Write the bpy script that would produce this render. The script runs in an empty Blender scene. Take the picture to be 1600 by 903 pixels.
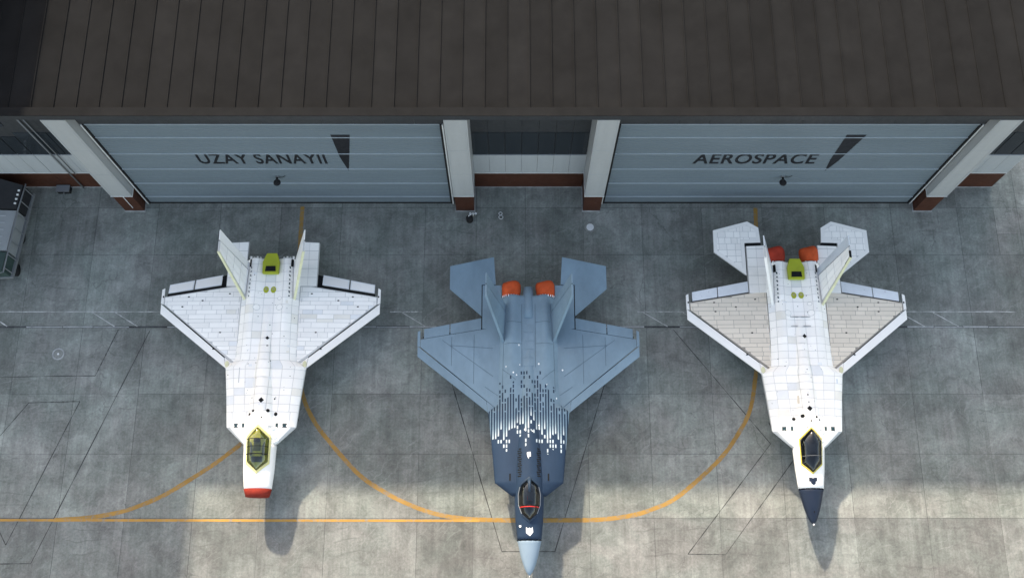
import bpy, math, random
from mathutils import Vector
import numpy as np
R = math.radians
random.seed(7)
C = bpy.context.scene.collection
scene = bpy.context.scene

# ------------------------------------------------------------------ camera, sky, sun, exposure
cam_d = bpy.data.cameras.new('camera')
cam = bpy.data.objects.new('camera', cam_d); C.objects.link(cam)
cam.location = (0, 0, 65.0)
cam.rotation_euler = (R(18.0), 0, 0)
cam_d.sensor_width = 36.0
cam_d.lens = 36.0 * 1617.0 / 1600.0
cam_d.clip_start = 0.5
cam_d.clip_end = 2500
scene.camera = cam

SUN_EL, SUN_DX, SUN_DY = 35.4, 0.355, -0.935         # light travels towards +x, -y
world = bpy.data.worlds.new('World'); scene.world = world
world.use_nodes = True
wn = world.node_tree
bg = wn.nodes['Background']
sky = wn.nodes.new('ShaderNodeTexSky')
sky.sky_type = 'NISHITA'; sky.sun_disc = False
sky.sun_elevation = R(SUN_EL)
sky.sun_rotation = math.atan2(-SUN_DX, -SUN_DY)
sky.air_density = 1.0; sky.dust_density = 2.0; sky.ozone_density = 0.3
wn.links.new(sky.outputs[0], bg.inputs[0])
bg.inputs[1].default_value = 0.15
sun_d = bpy.data.lights.new('sun', 'SUN')
sun_d.energy = 2.0; sun_d.angle = R(1.8); sun_d.color = (1.0, 0.995, 0.985)
sun = bpy.data.objects.new('sun', sun_d); C.objects.link(sun)
ce = math.cos(R(SUN_EL))
sun.rotation_euler = Vector((SUN_DX*ce, SUN_DY*ce, -math.sin(R(SUN_EL)))).to_track_quat('-Z', 'Y').to_euler()
sun.location = (-20, 60, 60)
scene.view_settings.view_transform = 'Standard'
scene.view_settings.look = 'None'
scene.view_settings.gamma = 1.0
scene.view_settings.exposure = 1.9
scene.view_settings.use_white_balance = True          # camera set for open shade
scene.view_settings.white_balance_temperature = 8600
scene.view_settings.white_balance_tint = 10
scene.cycles.max_bounces = 6
scene.cycles.transparent_max_bounces = 8

# ------------------------------------------------------------------ node helpers and materials
MATS = {}
class NB:
    def __init__(s, name):
        s.m = bpy.data.materials.new(name); s.m.use_nodes = True
        s.t = s.m.node_tree; s.b = s.t.nodes['Principled BSDF']; s.out = s.t.nodes['Material Output']
        s.tc = s.n('ShaderNodeTexCoord'); s.oi = None
    def n(s, t, **kw):
        x = s.t.nodes.new(t)
        for k, v in kw.items(): setattr(x, k, v)
        return x
    def l(s, a, b): s.t.links.new(a, b)
    def put(s, sock, v):
        if hasattr(v, 'is_linked') or isinstance(v, bpy.types.NodeSocket): s.l(v, sock)
        else: sock.default_value = v
    def math(s, op, a, b=None, c=None, clamp=False):
        x = s.n('ShaderNodeMath', operation=op); x.use_clamp = clamp
        s.put(x.inputs[0], a)
        if b is not None: s.put(x.inputs[1], b)
        if c is not None: s.put(x.inputs[2], c)
        return x.outputs[0]
    def mix(s, f, a, b, blend='MIX'):
        x = s.n('ShaderNodeMix', data_type='RGBA', blend_type=blend)
        s.put(x.inputs['Factor'], f); s.put(x.inputs['A'], a); s.put(x.inputs['B'], b)
        for k, v in (('A', a), ('B', b)):
            pass
        return x.outputs['Result']
    def noise(s, scale, detail=4, rough=0.55, stretch=(1, 1, 1), dist=0.0, off=(0, 0, 0)):
        mp = s.n('ShaderNodeMapping'); s.l(s.tc.outputs['Object'], mp.inputs[0])
        mp.inputs['Scale'].default_value = stretch; mp.inputs['Location'].default_value = off
        x = s.n('ShaderNodeTexNoise'); s.l(mp.outputs[0], x.inputs['Vector'])
        x.inputs['Scale'].default_value = scale; x.inputs['Detail'].default_value = detail
        x.inputs['Roughness'].default_value = rough; x.inputs['Distortion'].default_value = dist
        return x.outputs['Fac']
    def ramp(s, f, a, b, lo=0.0, hi=1.0):
        x = s.n('ShaderNodeMapRange'); x.clamp = True
        s.put(x.inputs[0], f); x.inputs[1].default_value = a; x.inputs[2].default_value = b
        x.inputs[3].default_value = lo; x.inputs[4].default_value = hi
        return x.outputs[0]
    def rnd(s):
        if s.oi is None: s.oi = s.n('ShaderNodeObjectInfo')
        return s.oi.outputs['Random']
    def scale(s, col, f):
        x = s.n('ShaderNodeVectorMath', operation='SCALE')
        s.put(x.inputs[0], col); s.put(x.inputs['Scale'], f); return x.outputs[0]
    def bump(s, h, strength=0.2, dist=0.02):
        x = s.n('ShaderNodeBump'); x.inputs['Strength'].default_value = strength; x.inputs['Distance'].default_value = dist
        s.l(h, x.inputs['Height']); s.l(x.outputs[0], s.b.inputs['Normal'])

def c4(c): return (c[0], c[1], c[2], 1.0)
def pm(name, col, rough=0.5, metal=0.0, var=0.08, vscale=1.2, rnd=0.0, dirt=None, dirt_amt=0.25, bump=0.0, stretch=(1, 1, 1), spec=0.25):
    b = NB(name)
    b.b.inputs['Specular IOR Level'].default_value = spec
    n = b.noise(vscale, 5, 0.6, stretch)
    f = b.ramp(n, 0.3, 0.7, 1 - var, 1 + var)
    if rnd:
        f = b.math('MULTIPLY', f, b.ramp(b.rnd(), 0, 1, 1 - rnd, 1 + rnd))
    col_s = b.scale(c4(col)[:3], f)
    if dirt:
        d = b.noise(2.3, 7, 0.7, stretch, 0.6, (3, 7, 1))
        col_s = b.mix(b.ramp(d, 0.56, 0.75, 0, dirt_amt), col_s, c4(dirt))
    b.l(col_s, b.b.inputs['Base Color'])
    b.put(b.b.inputs['Roughness'], b.ramp(b.noise(4, 3), 0.3, 0.7, max(0.05, rough - 0.08), min(1, rough + 0.08)))
    b.b.inputs['Metallic'].default_value = metal
    if bump: b.bump(b.noise(30, 4), bump, 0.01)
    MATS[name] = b.m
    return b.m

def concrete(name, base, rnd_amt=0.13):
    b = NB(name)
    big = b.noise(0.16, 6, 0.6, (1, 1, 1), 0.4)
    mid = b.noise(0.9, 11, 0.74, (1, 1, 1), 0.5, (5, 2, 0))
    streak = b.noise(1.0, 8, 0.7, (3.4, 0.13, 1), 0.15, (1, 9, 0))
    fine = b.noise(7.0, 8, 0.78)
    f = b.ramp(big, 0.32, 0.68, 0.70, 1.30)
    f = b.math('MULTIPLY', f, b.ramp(mid, 0.32, 0.68, 0.70, 1.28))
    f = b.math('MULTIPLY', f, b.ramp(streak, 0.32, 0.68, 0.84, 1.14))
    f = b.math('MULTIPLY', f, b.ramp(fine, 0.3, 0.7, 0.74, 1.26))
    f = b.math('MULTIPLY', f, b.ramp(b.rnd(), 0, 1, 1 - rnd_amt, 1 + rnd_amt))
    hue = b.noise(0.33, 5, 0.6, (1, 1, 1), 0.5, (11, 3, 0))
    g = tuple(x * y for x, y in zip(base, (0.96, 1.012, 0.985))); p = tuple(x * y for x, y in zip(base, (1.02, 0.995, 0.99)))
    col = b.mix(b.ramp(hue, 0.38, 0.62), c4(g), c4(p))
    col = b.scale(col, f)
    # oily dark blotches and pale scuffs, both with shapes of their own
    st = b.math('MULTIPLY', b.ramp(b.noise(0.42, 7, 0.68, (1, 1, 1), 1.2, (31, 8, 0)), 0.52, 0.68), b.ramp(b.noise(2.2, 7, 0.75), 0.38, 0.62))
    col = b.mix(b.math('MULTIPLY', st, 0.62), col, c4(tuple(x * 0.45 for x in base)))
    sc = b.n('ShaderNodeTexWave', wave_type='BANDS')
    mp = b.n('ShaderNodeMapping'); b.l(b.tc.outputs['Object'], mp.inputs[0]); mp.inputs['Rotation'].default_value = (0, 0, 0.9)
    b.l(mp.outputs[0], sc.inputs['Vector'])
    sc.inputs['Scale'].default_value = 0.55; sc.inputs['Distortion'].default_value = 16; sc.inputs['Detail'].default_value = 5; sc.inputs['Detail Scale'].default_value = 0.7
    scf = b.math('MULTIPLY', b.ramp(sc.outputs['Fac'], 0.93, 1.0), b.ramp(b.noise(0.5, 4, 0.6, (1, 1, 1), 0.3, (4, 44, 0)), 0.48, 0.64))
    col = b.mix(b.math('MULTIPLY', scf, 0.22), col, c4(tuple(min(1, x * 1.9) for x in base)))
    # narrow dark wipes and tyre rubber, running in long loose arcs
    wv = b.n('ShaderNodeTexWave', wave_type='RINGS'); mp3 = b.n('ShaderNodeMapping'); b.l(b.tc.outputs['Object'], mp3.inputs[0]); mp3.inputs['Location'].default_value = (9, -3, 0)
    b.l(mp3.outputs[0], wv.inputs['Vector']); wv.inputs['Scale'].default_value = 0.42; wv.inputs['Distortion'].default_value = 9; wv.inputs['Detail'].default_value = 4; wv.inputs['Detail Scale'].default_value = 0.5
    tf = b.math('MULTIPLY', b.ramp(wv.outputs['Fac'], 0.94, 1.0), b.ramp(b.noise(0.37, 5, 0.6, (1, 1, 1), 0.4, (14, 4, 0)), 0.50, 0.62))
    col = b.mix(b.math('MULTIPLY', tf, 0.35), col, c4(tuple(x * 0.45 for x in base)))
    spk = b.ramp(b.noise(14, 4, 0.8, (1, 1, 1), 0, (7, 7, 0)), 0.70, 0.78)
    col = b.mix(b.math('MULTIPLY', spk, 0.5), col, c4(tuple(x * 0.4 for x in base)))
    # hairline cracks
    vo = b.n('ShaderNodeTexVoronoi', feature='DISTANCE_TO_EDGE')
    mp2 = b.n('ShaderNodeMapping'); b.l(b.tc.outputs['Object'], mp2.inputs[0])
    dn = b.n('ShaderNodeTexNoise'); b.l(mp2.outputs[0], dn.inputs['Vector']); dn.inputs['Scale'].default_value = 1.3; dn.inputs['Detail'].default_value = 6
    va = b.n('ShaderNodeVectorMath', operation='MULTIPLY_ADD'); b.l(dn.outputs['Color'], va.inputs[0]); va.inputs[1].default_value = (1.1, 1.1, 0); b.l(mp2.outputs[0], va.inputs[2])
    b.l(va.outputs[0], vo.inputs['Vector']); vo.inputs['Scale'].default_value = 0.22
    cr = b.math('MULTIPLY', b.ramp(vo.outputs[0], 0.0, 0.006, 1, 0), b.ramp(b.noise(0.3, 3, 0.5, (1, 1, 1), 0, (9, 21, 0)), 0.52, 0.58))
    col = b.mix(b.math('MULTIPLY', cr, 0.5), col, c4(tuple(x * 0.35 for x in base)))
    b.l(col, b.b.inputs['Base Color'])
    b.b.inputs['Specular IOR Level'].default_value = 0.25
    b.put(b.b.inputs['Roughness'], b.ramp(mid, 0.3, 0.7, 0.80, 0.95))
    b.bump(b.math('ADD', fine, b.math('MULTIPLY', mid, 0.6)), 0.25, 0.02)
    MATS[name] = b.m

concrete('concrete', (0.182, 0.191, 0.181))
concrete('concrete_pale', (0.225, 0.232, 0.222), 0.02)
concrete('concrete_worn', (0.144, 0.150, 0.147), 0.16)
concrete('ground', (0.17, 0.175, 0.175), 0.0)
pm('joint', (0.06, 0.062, 0.065), 0.9, var=0.4, vscale=3)
pm('drain_edge', (0.30, 0.31, 0.31), 0.8, var=0.35, vscale=2)
pm('line_dark', (0.05, 0.052, 0.052), 0.9, var=0.3)
pm('line_pale', (0.42, 0.42, 0.41), 0.85, var=0.4, vscale=3)
def paint_worn(name, col, under, lo=0.60, hi=0.72):
    b = NB(name)
    n = b.noise(3.0, 8, 0.75, (1, 1, 1), 0.5); n2 = b.noise(0.6, 3)
    f = b.ramp(n, lo, hi)
    c = b.scale(col, b.ramp(n2, 0.3, 0.7, 0.78, 1.12))
    b.l(b.mix(b.math('MULTIPLY', f, 0.8), c, c4(under)), b.b.inputs['Base Color']); b.b.inputs['Roughness'].default_value = 0.75
    MATS[name] = b.m
paint_worn('yellow_paint', (0.30, 0.163, 0.034), (0.16, 0.158, 0.145), 0.48, 0.66)
paint_worn('yellow_thin', (0.38, 0.20, 0.04), (0.2, 0.19, 0.17), 0.52, 0.66)
# hangar
pm('cladding', (0.34, 0.36, 0.375), 0.45, 0.0, 0.05, 0.5, dirt=(0.2, 0.2, 0.2), stretch=(3, 3, 0.3))
pm('cladding_light', (0.34, 0.35, 0.355), 0.45, 0.0, 0.05, 0.6, dirt=(0.25, 0.25, 0.25), stretch=(3, 3, 0.3))
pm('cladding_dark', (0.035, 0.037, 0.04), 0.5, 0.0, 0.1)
pm('plinth_brown', (0.060, 0.020, 0.011), 0.6, 0.0, 0.2, 1.0, dirt=(0.05, 0.03, 0.025))
pm('door_metal', (0.130, 0.165, 0.188), 0.42, 0.0, 0.05, 0.35, rnd=0.03, dirt=(0.13, 0.16, 0.19), dirt_amt=0.35, stretch=(0.4, 1, 2.5))
pm('door_rail', (0.33, 0.38, 0.42), 0.4, 0.0, 0.1)
pm('trim_white', (0.6, 0.61, 0.61), 0.5, 0.0, 0.08)
pm('rubber', (0.012, 0.012, 0.013), 0.8, 0.0, 0.2)
pm('lettering', (0.012, 0.013, 0.016), 0.5, 0.0, 0.05)
pm('roof_dark', (0.011, 0.0115, 0.0125), 0.95, 0.0, 0.15, 0.7, rnd=0.10, dirt=(0.018, 0.0175, 0.017), spec=0.03)
pm('pipe_grey', (0.16, 0.17, 0.18), 0.5)
pm('window_glass', (0.02, 0.025, 0.03), 0.1)
# aircraft
pm('white_base', (0.80, 0.78, 0.752), 0.42, 0, 0.03, 0.9, dirt=(0.55, 0.55, 0.54), dirt_amt=0.3)
pm('white_panel', (0.86, 0.838, 0.805), 0.5, 0, 0.03, 0.7, rnd=0.05, dirt=(0.6, 0.6, 0.58), dirt_amt=0.25)
pm('panel_cool', (0.73, 0.74, 0.745), 0.5, 0, 0.05, 1.1, rnd=0.05)
pm('panel_warm', (0.77, 0.74, 0.68), 0.6, 0, 0.05, 1.1, rnd=0.05)
pm('seam_grey', (0.50, 0.50, 0.495), 0.6, 0, 0.1)
pm('beige_panel', (0.67, 0.595, 0.505), 0.6, 0, 0.03, 0.8, rnd=0.06, dirt=(0.40, 0.37, 0.33), dirt_amt=0.3)
pm('seam_beige', (0.27, 0.245, 0.215), 0.7, 0, 0.1)
pm('silver', (0.62, 0.66, 0.70), 0.35, 0.15, 0.06, 1.5)
pm('cavity', (0.006, 0.007, 0.008), 0.9, 0, 0.1)
pm('olive', (0.36, 0.40, 0.035), 0.5, 0, 0.08, 1.5, dirt=(0.22, 0.24, 0.03))
pm('frame_pale', (0.64, 0.58, 0.26), 0.5, 0, 0.12, 2)
pm('primer_yellow', (0.62, 0.60, 0.40), 0.5, 0, 0.12, 2)
pm('frame_yellow', (0.54, 0.43, 0.09), 0.45, 0, 0.1, 2)
pm('fabric_orange', (0.52, 0.075, 0.022), 0.8, 0, 0.18, 2.5, dirt=(0.38, 0.05, 0.012), bump=0.4)
pm('fabric_red', (0.34, 0.032, 0.016), 0.8, 0, 0.2, 2.5, dirt=(0.25, 0.03, 0.015), bump=0.4)
pm('fabric_red_shaded', (0.20, 0.018, 0.010), 0.8, 0, 0.2, 2.5, dirt=(0.12, 0.012, 0.008), bump=0.4)  # red cover fabric for the nose, darkened: its shade is put into the colour
pm('radome_navy', (0.010, 0.018, 0.036), 0.5, 0, 0.08)
pm('radome_blue', (0.185, 0.255, 0.32), 0.4, 0, 0.04)
pm('steel', (0.4, 0.41, 0.42), 0.35, 0.7, 0.08)
pm('tyre', (0.015, 0.015, 0.016), 0.85, 0, 0.1)
pm('cockpit_dark', (0.012, 0.013, 0.015), 0.7)
pm('cockpit_green', (0.36, 0.35, 0.15), 0.7, var=0.3, vscale=2)
pm('seat_grey', (0.09, 0.095, 0.10), 0.7)
pm('red_strap', (0.5, 0.02, 0.02), 0.6)
pm('mark_white', (0.78, 0.79, 0.8), 0.5)
pm('port_teal', (0.02, 0.05, 0.06), 0.3, var=0.3)
pm('tarp_green', (0.035, 0.06, 0.055), 0.8, bump=0.4)
pm('tarp_black', (0.02, 0.021, 0.023), 0.7, bump=0.4)
pm('panel_pale', (0.24, 0.255, 0.26), 0.6)

def glass(name, tint, clear):
    b = NB(name)
    tr = b.n('ShaderNodeBsdfTransparent'); tr.inputs[0].default_value = c4(tint)
    gl = b.n('ShaderNodeBsdfGlossy'); gl.inputs['Roughness'].default_value = 0.06; gl.inputs[0].default_value = (0.9, 0.92, 0.95, 1)
    fr = b.n('ShaderNodeFresnel'); fr.inputs[0].default_value = 1.5
    ms = b.n('ShaderNodeMixShader'); b.l(b.math('ADD', b.math('MULTIPLY', fr.outputs[0], 1.0), 1 - clear, clamp=True), ms.inputs[0])
    b.l(tr.outputs[0], ms.inputs[1]); b.l(gl.outputs[0], ms.inputs[2]); b.l(ms.outputs[0], b.out.inputs[0])
    MATS[name] = b.m
glass('canopy_smoke', (0.35, 0.37, 0.40), 0.985)
glass('canopy_film', (0.80, 0.82, 0.42), 0.96)

def camo(name):
    """blue-grey aft, dark navy forward; the change is a comb of narrow lengthwise bars"""
    b = NB(name)
    sp = b.n('ShaderNodeSeparateXYZ'); b.l(b.tc.outputs['Object'], sp.inputs[0])
    x, y = sp.outputs[0], sp.outputs[1]
    u = b.math('DIVIDE', x, 0.165)
    k = b.math('FLOOR', u); fr = b.math('FRACT', u)
    bar = b.math('LESS_THAN', fr, 0.52)
    def wn(add):
        w = b.n('ShaderNodeTexWhiteNoise', noise_dimensions='1D'); b.l(b.math('ADD', k, add), w.inputs['W']); return w.outputs['Value']
    ax = b.math('ABSOLUTE', x)
    ya = b.math('SUBTRACT', b.math('ADD', 0.6, b.math('MULTIPLY', wn(0.3), 1.6)), b.math('MULTIPLY', b.math('MINIMUM', ax, 1.6), 0.62))
    yf = b.math('SUBTRACT', b.math('SUBTRACT', -0.25, b.math('MULTIPLY', wn(7.7), 1.0)), b.math('MULTIPLY', ax, 0.50))
    # broken ends: short dashes beyond each bar
    vx = b.n('ShaderNodeCombineXYZ'); b.l(k, vx.inputs[0]); b.l(b.math('FLOOR', b.math('DIVIDE', y, 0.28)), vx.inputs[1])
    w2 = b.n('ShaderNodeTexWhiteNoise', noise_dimensions='2D'); b.l(vx.outputs[0], w2.inputs['Vector']); cell = w2.outputs['Value']
    dash = b.math('LESS_THAN', b.math('FRACT', b.math('DIVIDE', y, 0.28)), 0.72)
    in_bar = b.math('LESS_THAN', y, ya)
    brk = b.math('MULTIPLY', b.math('GREATER_THAN', cell, 0.66), b.math('LESS_THAN', dash, 0.5))
    in_bar = b.math('MULTIPLY', in_bar, b.math('SUBTRACT', 1.0, b.math('MULTIPLY', brk, b.math('GREATER_THAN', y, -0.2))))
    beyond = b.math('MULTIPLY', b.math('MULTIPLY', b.math('LESS_THAN', y, b.math('ADD', ya, 0.8)), b.math('GREATER_THAN', cell, 0.66)), dash)
    peak = b.math('MULTIPLY', b.math('MULTIPLY', b.math('LESS_THAN', ax, 0.5), b.math('LESS_THAN', y, 2.5)), b.math('MULTIPLY', dash, b.math('GREATER_THAN', cell, 0.5)))
    dark_bar = b.math('MULTIPLY', bar, b.math('MAXIMUM', in_bar, b.math('MAXIMUM', beyond, peak)))
    slot_dark = b.math('MULTIPLY', b.math('SUBTRACT', 1.0, bar), b.math('LESS_THAN', y, yf))
    slot_broken = b.math('MULTIPLY', b.math('MULTIPLY', b.math('GREATER_THAN', y, b.math('SUBTRACT', yf, 0.9)), b.math('GREATER_THAN', cell, 0.60)), dash)
    slot_dark = b.math('MULTIPLY', slot_dark, b.math('SUBTRACT', 1.0, slot_broken))
    dark = b.math('MAXIMUM', dark_bar, slot_dark)
    # pale paint in the forward slots
    pale = b.math('MULTIPLY', b.ramp(b.math('SUBTRACT', y, yf), 0.1, 0.6, 1, 0), b.math('SUBTRACT', 1.0, bar))
    n = b.noise(0.8, 5, 0.6); n2 = b.noise(3.0, 6, 0.65, (1, 0.4, 1))
    tone = b.math('MULTIPLY', b.ramp(n, 0.3, 0.7, 0.90, 1.10), b.ramp(n2, 0.3, 0.7, 0.95, 1.05))
    light = b.mix(b.math('MULTIPLY', pale, 0.85), c4((0.162, 0.245, 0.305)), c4((0.43, 0.50, 0.55)))
    # little scuffs of bare primer
    sp2 = b.ramp(b.noise(5.5, 5, 0.7, (1, 1, 1), 0.8, (2, 2, 9)), 0.735, 0.76)
    light = b.mix(b.math('MULTIPLY', sp2, 0.8), light, c4((0.6, 0.64, 0.68)))
    col = b.mix(dark, light, c4((0.014, 0.032, 0.062)))
    b.l(b.scale(col, tone), b.b.inputs['Base Color'])
    b.b.inputs['Specular IOR Level'].default_value = 0.2
    b.put(b.b.inputs['Roughness'], b.ramp(n, 0.3, 0.7, 0.52, 0.64))
    MATS[name] = b.m
camo('camo_blue')
pm('blue_paint', (0.162, 0.245, 0.305), 0.58, 0, 0.14, 0.7, rnd=0.03, dirt=(0.095, 0.15, 0.20), stretch=(1, .5, 1))
pm('blue_seam_soft', (0.075, 0.12, 0.155), 0.7)
pm('blue_seam', (0.03, 0.04, 0.055), 0.7)
pm('navy_paint', (0.016, 0.033, 0.058), 0.5)

# ------------------------------------------------------------------ mesh helpers
def mesh_obj(name, verts, faces, mat, parent=None, smooth=False, kind=None):
    me = bpy.data.meshes.new(name)
    me.from_pydata([tuple(v) for v in verts], [], faces)
    if smooth: me.polygons.foreach_set('use_smooth', [True] * len(me.polygons))
    me.materials.append(MATS[mat]); me.update()
    o = bpy.data.objects.new(name, me); C.objects.link(o)
    if parent: o.parent = parent
    if kind: o['kind'] = kind
    return o
def fix_normals(o):
    import bmesh
    bm = bmesh.new(); bm.from_mesh(o.data); bmesh.ops.recalc_face_normals(bm, faces=bm.faces); bm.to_mesh(o.data); bm.free()
    return o
def empty(name, loc, label=None, cat=None, group=None):
    o = bpy.data.objects.new(name, None); C.objects.link(o); o.location = loc; o.empty_display_size = 0.5
    tag(o, label, cat, group); return o
def tag(o, label=None, cat=None, group=None, kind=None):
    if label: o['label'] = label
    if cat: o['category'] = cat
    if group: o['group'] = group
    if kind: o['kind'] = kind
    return o
class MB:
    def __init__(s): s.v = []; s.f = []
    def add(s, v, f):
        o = len(s.v); s.v += [tuple(p) for p in v]; s.f += [tuple(i + o for i in q) for q in f]; return s
    def box(s, x0, x1, y0, y1, z0, z1):
        return s.add([(x0,y0,z0),(x1,y0,z0),(x1,y1,z0),(x0,y1,z0),(x0,y0,z1),(x1,y0,z1),(x1,y1,z1),(x0,y1,z1)],
                     [(3,2,1,0),(4,5,6,7),(0,1,5,4),(1,2,6,5),(2,3,7,6),(3,0,4,7)])
    def prism(s, poly, z0, z1):
        n = len(poly)
        z0f = z0 if callable(z0) else (lambda x, y: z0); z1f = z1 if callable(z1) else (lambda x, y: z1)
        a = sum(poly[i][0]*poly[(i+1)%n][1]-poly[(i+1)%n][0]*poly[i][1] for i in range(n))
        if a < 0: poly = poly[::-1]
        v = [(x, y, z0f(x, y)) for x, y in poly] + [(x, y, z1f(x, y)) for x, y in poly]
        f = [tuple(range(n-1, -1, -1)), tuple(range(n, 2*n))] + [(i, (i+1)%n, n+(i+1)%n, n+i) for i in range(n)]
        return s.add(v, f)
    def tube(s, pts, r, n=8, r2=None):
        pts = [Vector(p) for p in pts]; rings = []
        for i, p in enumerate(pts):
            d = (pts[min(i+1, len(pts)-1)] - pts[max(i-1, 0)]).normalized()
            a = d.orthogonal().normalized(); bb = d.cross(a)
            rr = r if r2 is None else r + (r2 - r) * i / (len(pts) - 1)
            rings.append([p + (a*math.cos(2*math.pi*k/n) + bb*math.sin(2*math.pi*k/n)) * rr for k in range(n)])
        v = [q for ring in rings for q in ring]
        f = [(i*n+k, i*n+(k+1)%n, (i+1)*n+(k+1)%n, (i+1)*n+k) for i in range(len(pts)-1) for k in range(n)]
        f += [tuple(range(n-1, -1, -1)), tuple(range((len(pts)-1)*n, len(pts)*n))]
        return s.add(v, f)
    def build(s, name, mat, parent=None, smooth=False, kind=None, fix=False):
        o = mesh_obj(name, s.v, s.f, mat, parent, smooth, kind)
        return fix_normals(o) if fix else o
def clip(poly, conv):
    """Sutherland-Hodgman, conv is a convex polygon in any winding"""
    n = len(conv); a = sum(conv[i][0]*conv[(i+1)%n][1]-conv[(i+1)%n][0]*conv[i][1] for i in range(n))
    if a < 0: conv = conv[::-1]
    out = list(poly)
    for i in range(n):
        (ax, ay), (bx, by) = conv[i], conv[(i+1)%n]
        side = lambda p: (bx-ax)*(p[1]-ay) - (by-ay)*(p[0]-ax)
        inp, out = out, []
        for j in range(len(inp)):
            p, q = inp[j], inp[(j+1)%len(inp)]; sp, sq = side(p), side(q)
            if sp >= 0: out.append(p)
            if sp * sq < 0:
                t = sp / (sp - sq); out.append((p[0]+(q[0]-p[0])*t, p[1]+(q[1]-p[1])*t))
        if len(out) < 3: return []
    return out
def inset(poly, d):
    n = len(poly); a = sum(poly[i][0]*poly[(i+1)%n][1]-poly[(i+1)%n][0]*poly[i][1] for i in range(n))
    P = poly if a > 0 else poly[::-1]; out = []
    for i in range(n):
        p0, p1, p2 = Vector(P[i-1]), Vector(P[i]), Vector(P[(i+1)%n])
        e1 = (p1-p0).normalized(); e2 = (p2-p1).normalized()
        n1 = Vector((-e1.y, e1.x)); n2 = Vector((-e2.y, e2.x))
        m = (n1+n2); m = m / max(0.3, m.dot(n1)) if m.length > 1e-6 else n1
        out.append(tuple(p1 + m*d))
    return out
def area(poly):
    n = len(poly); return abs(sum(poly[i][0]*poly[(i+1)%n][1]-poly[(i+1)%n][0]*poly[i][1] for i in range(n)))/2
def strip(pts, w, z=0.004, jitter=0.0):
    v = []; f = []; P = [Vector(p) for p in pts]
    for i, p in enumerate(P):
        d = (P[min(i+1, len(P)-1)] - P[max(i-1, 0)]).normalized(); nn = Vector((-d.y, d.x))
        ww = w/2*(1+random.uniform(-jitter, jitter)); a = p+nn*ww; c = p-nn*ww
        v += [(a.x, a.y, z), (c.x, c.y, z)]
    f = [(2*i+1, 2*i+3, 2*i+2, 2*i) for i in range(len(P)-1)]
    return v, f
def resample(pts, step):
    P = [Vector(p) for p in pts]; out = []
    n = len(P)
    for i in range(n-1):      # Catmull-Rom
        p0, p1, p2, p3 = P[max(i-1, 0)], P[i], P[i+1], P[min(i+2, n-1)]
        k = max(1, int((p2-p1).length/step))
        for j in range(k):
            t = j/k
            out.append(0.5*((2*p1)+(p2-p0)*t+(2*p0-5*p1+4*p2-p3)*t*t+(3*p1-p0-3*p2+p3)*t**3))
    out.append(P[-1]); return out

# ------------------------------------------------------------------ ground and apron
g = MB().box(-900, 900, -900, 900, -0.6, -0.03).build('ground', 'ground', kind='structure')
apron = MB().box(-60, 60, -14, 40, -0.5, -0.012).build('apron', 'joint', kind='structure')
XJ = [-60, -52, -48, -44, -40, -36, -32.1, -28.0, -23.9, -19.7, -15.6, -11.5, -5.85, -2.4, 0.9, 4.8, 8.75, 12.8, 16.9, 21.1, 25.6, 30.1, 34.2, 38.2, 42.3, 46.5, 52, 60]
YJ = [-14, -9.6, -5.6, -1.7, 2.3, 6.3, 10.24, 14.08, 18.46, 23.52, 26.9, 40]
def slab(x0, x1, y0, y1, mat='concrete', g=0.010, z=None):
    z = random.uniform(-0.0025, 0.0) if z is None else z
    j = [random.uniform(-0.004, 0.004) for _ in range(4)]
    return MB().box(x0+g+j[0], x1-g+j[1], y0+g+j[2], y1-g+j[3], -0.1, z).build('slab', mat, apron)
for i in range(len(XJ)-1):
    for j in range(len(YJ)-1):
        x0, x1, y0, y1 = XJ[i], XJ[i+1], YJ[j], YJ[j+1]
        if y0 == 18.46:
            slab(x0, x1, 18.572, y1)            # a narrow drain kerb runs along this joint
        elif x0 == 30.1 and y0 == 23.52:
            slab(x0, 32.6, y0, y1)
            slab(32.6, x1, y0, 25.0); slab(32.6, x1, 25.0, y1, 'concrete_pale')
        elif x0 == 34.2 and y0 == 23.52:
            slab(x0, x1, y0, 25.0); slab(x0, x1, 25.0, y1, 'concrete_pale')
        elif y0 == 26.9 and x0 >= 34.2: slab(x0, x1, y0, y1, 'concrete_pale')
        elif y0 < 6: slab(x0, x1, y0, y1, 'concrete_worn')
        else: slab(x0, x1, y0, y1)
# drain edging along the joint
x = -60
while x < 60:
    L = random.uniform(1.6, 2.8)
    if random.random() < 0.8:
        MB().box(x, min(60, x+L-0.04), 18.475, 18.56+random.uniform(-.03, .03), -0.1, 0.003).build('drain_kerb', 'drain_edge', apron)
    x += L
# guide lines painted on the concrete
def line(name, pts, w, mat, step=0.5, z=0.004, jit=0.05):
    v, f = strip(resample(pts, step), w, z, jit); return mesh_obj(name, v, f, mat, apron)
def arc_cut(name, pts, w, mat, ycut=10.24, half=0.07):
    P = resample(pts, 0.35); runs = [[]]
    for p in P:
        if abs(p.y - ycut) < half:
            if runs[-1]: runs.append([])
        else: runs[-1].append(p)
    for r_ in runs:
        if len(r_) > 1:
            v, f = strip(r_, w, 0.005, 0.06); mesh_obj(name, v, f, mat, apron)
arc_cut('taxi_line', [(-14.2, 27.0), (-14.2, 24.5), (-14.15, 20), (-13.95, 17), (-13.4, 14.1), (-12.6, 12.4), (-11.5, 11.0), (-9.6, 9.0), (-8.15, 8.02), (-6.74, 7.28), (-4.9, 6.6), (-2.9, 6.26), (-0.5, 6.17), (1.0, 6.16)], 0.265, 'yellow_paint')
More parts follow.
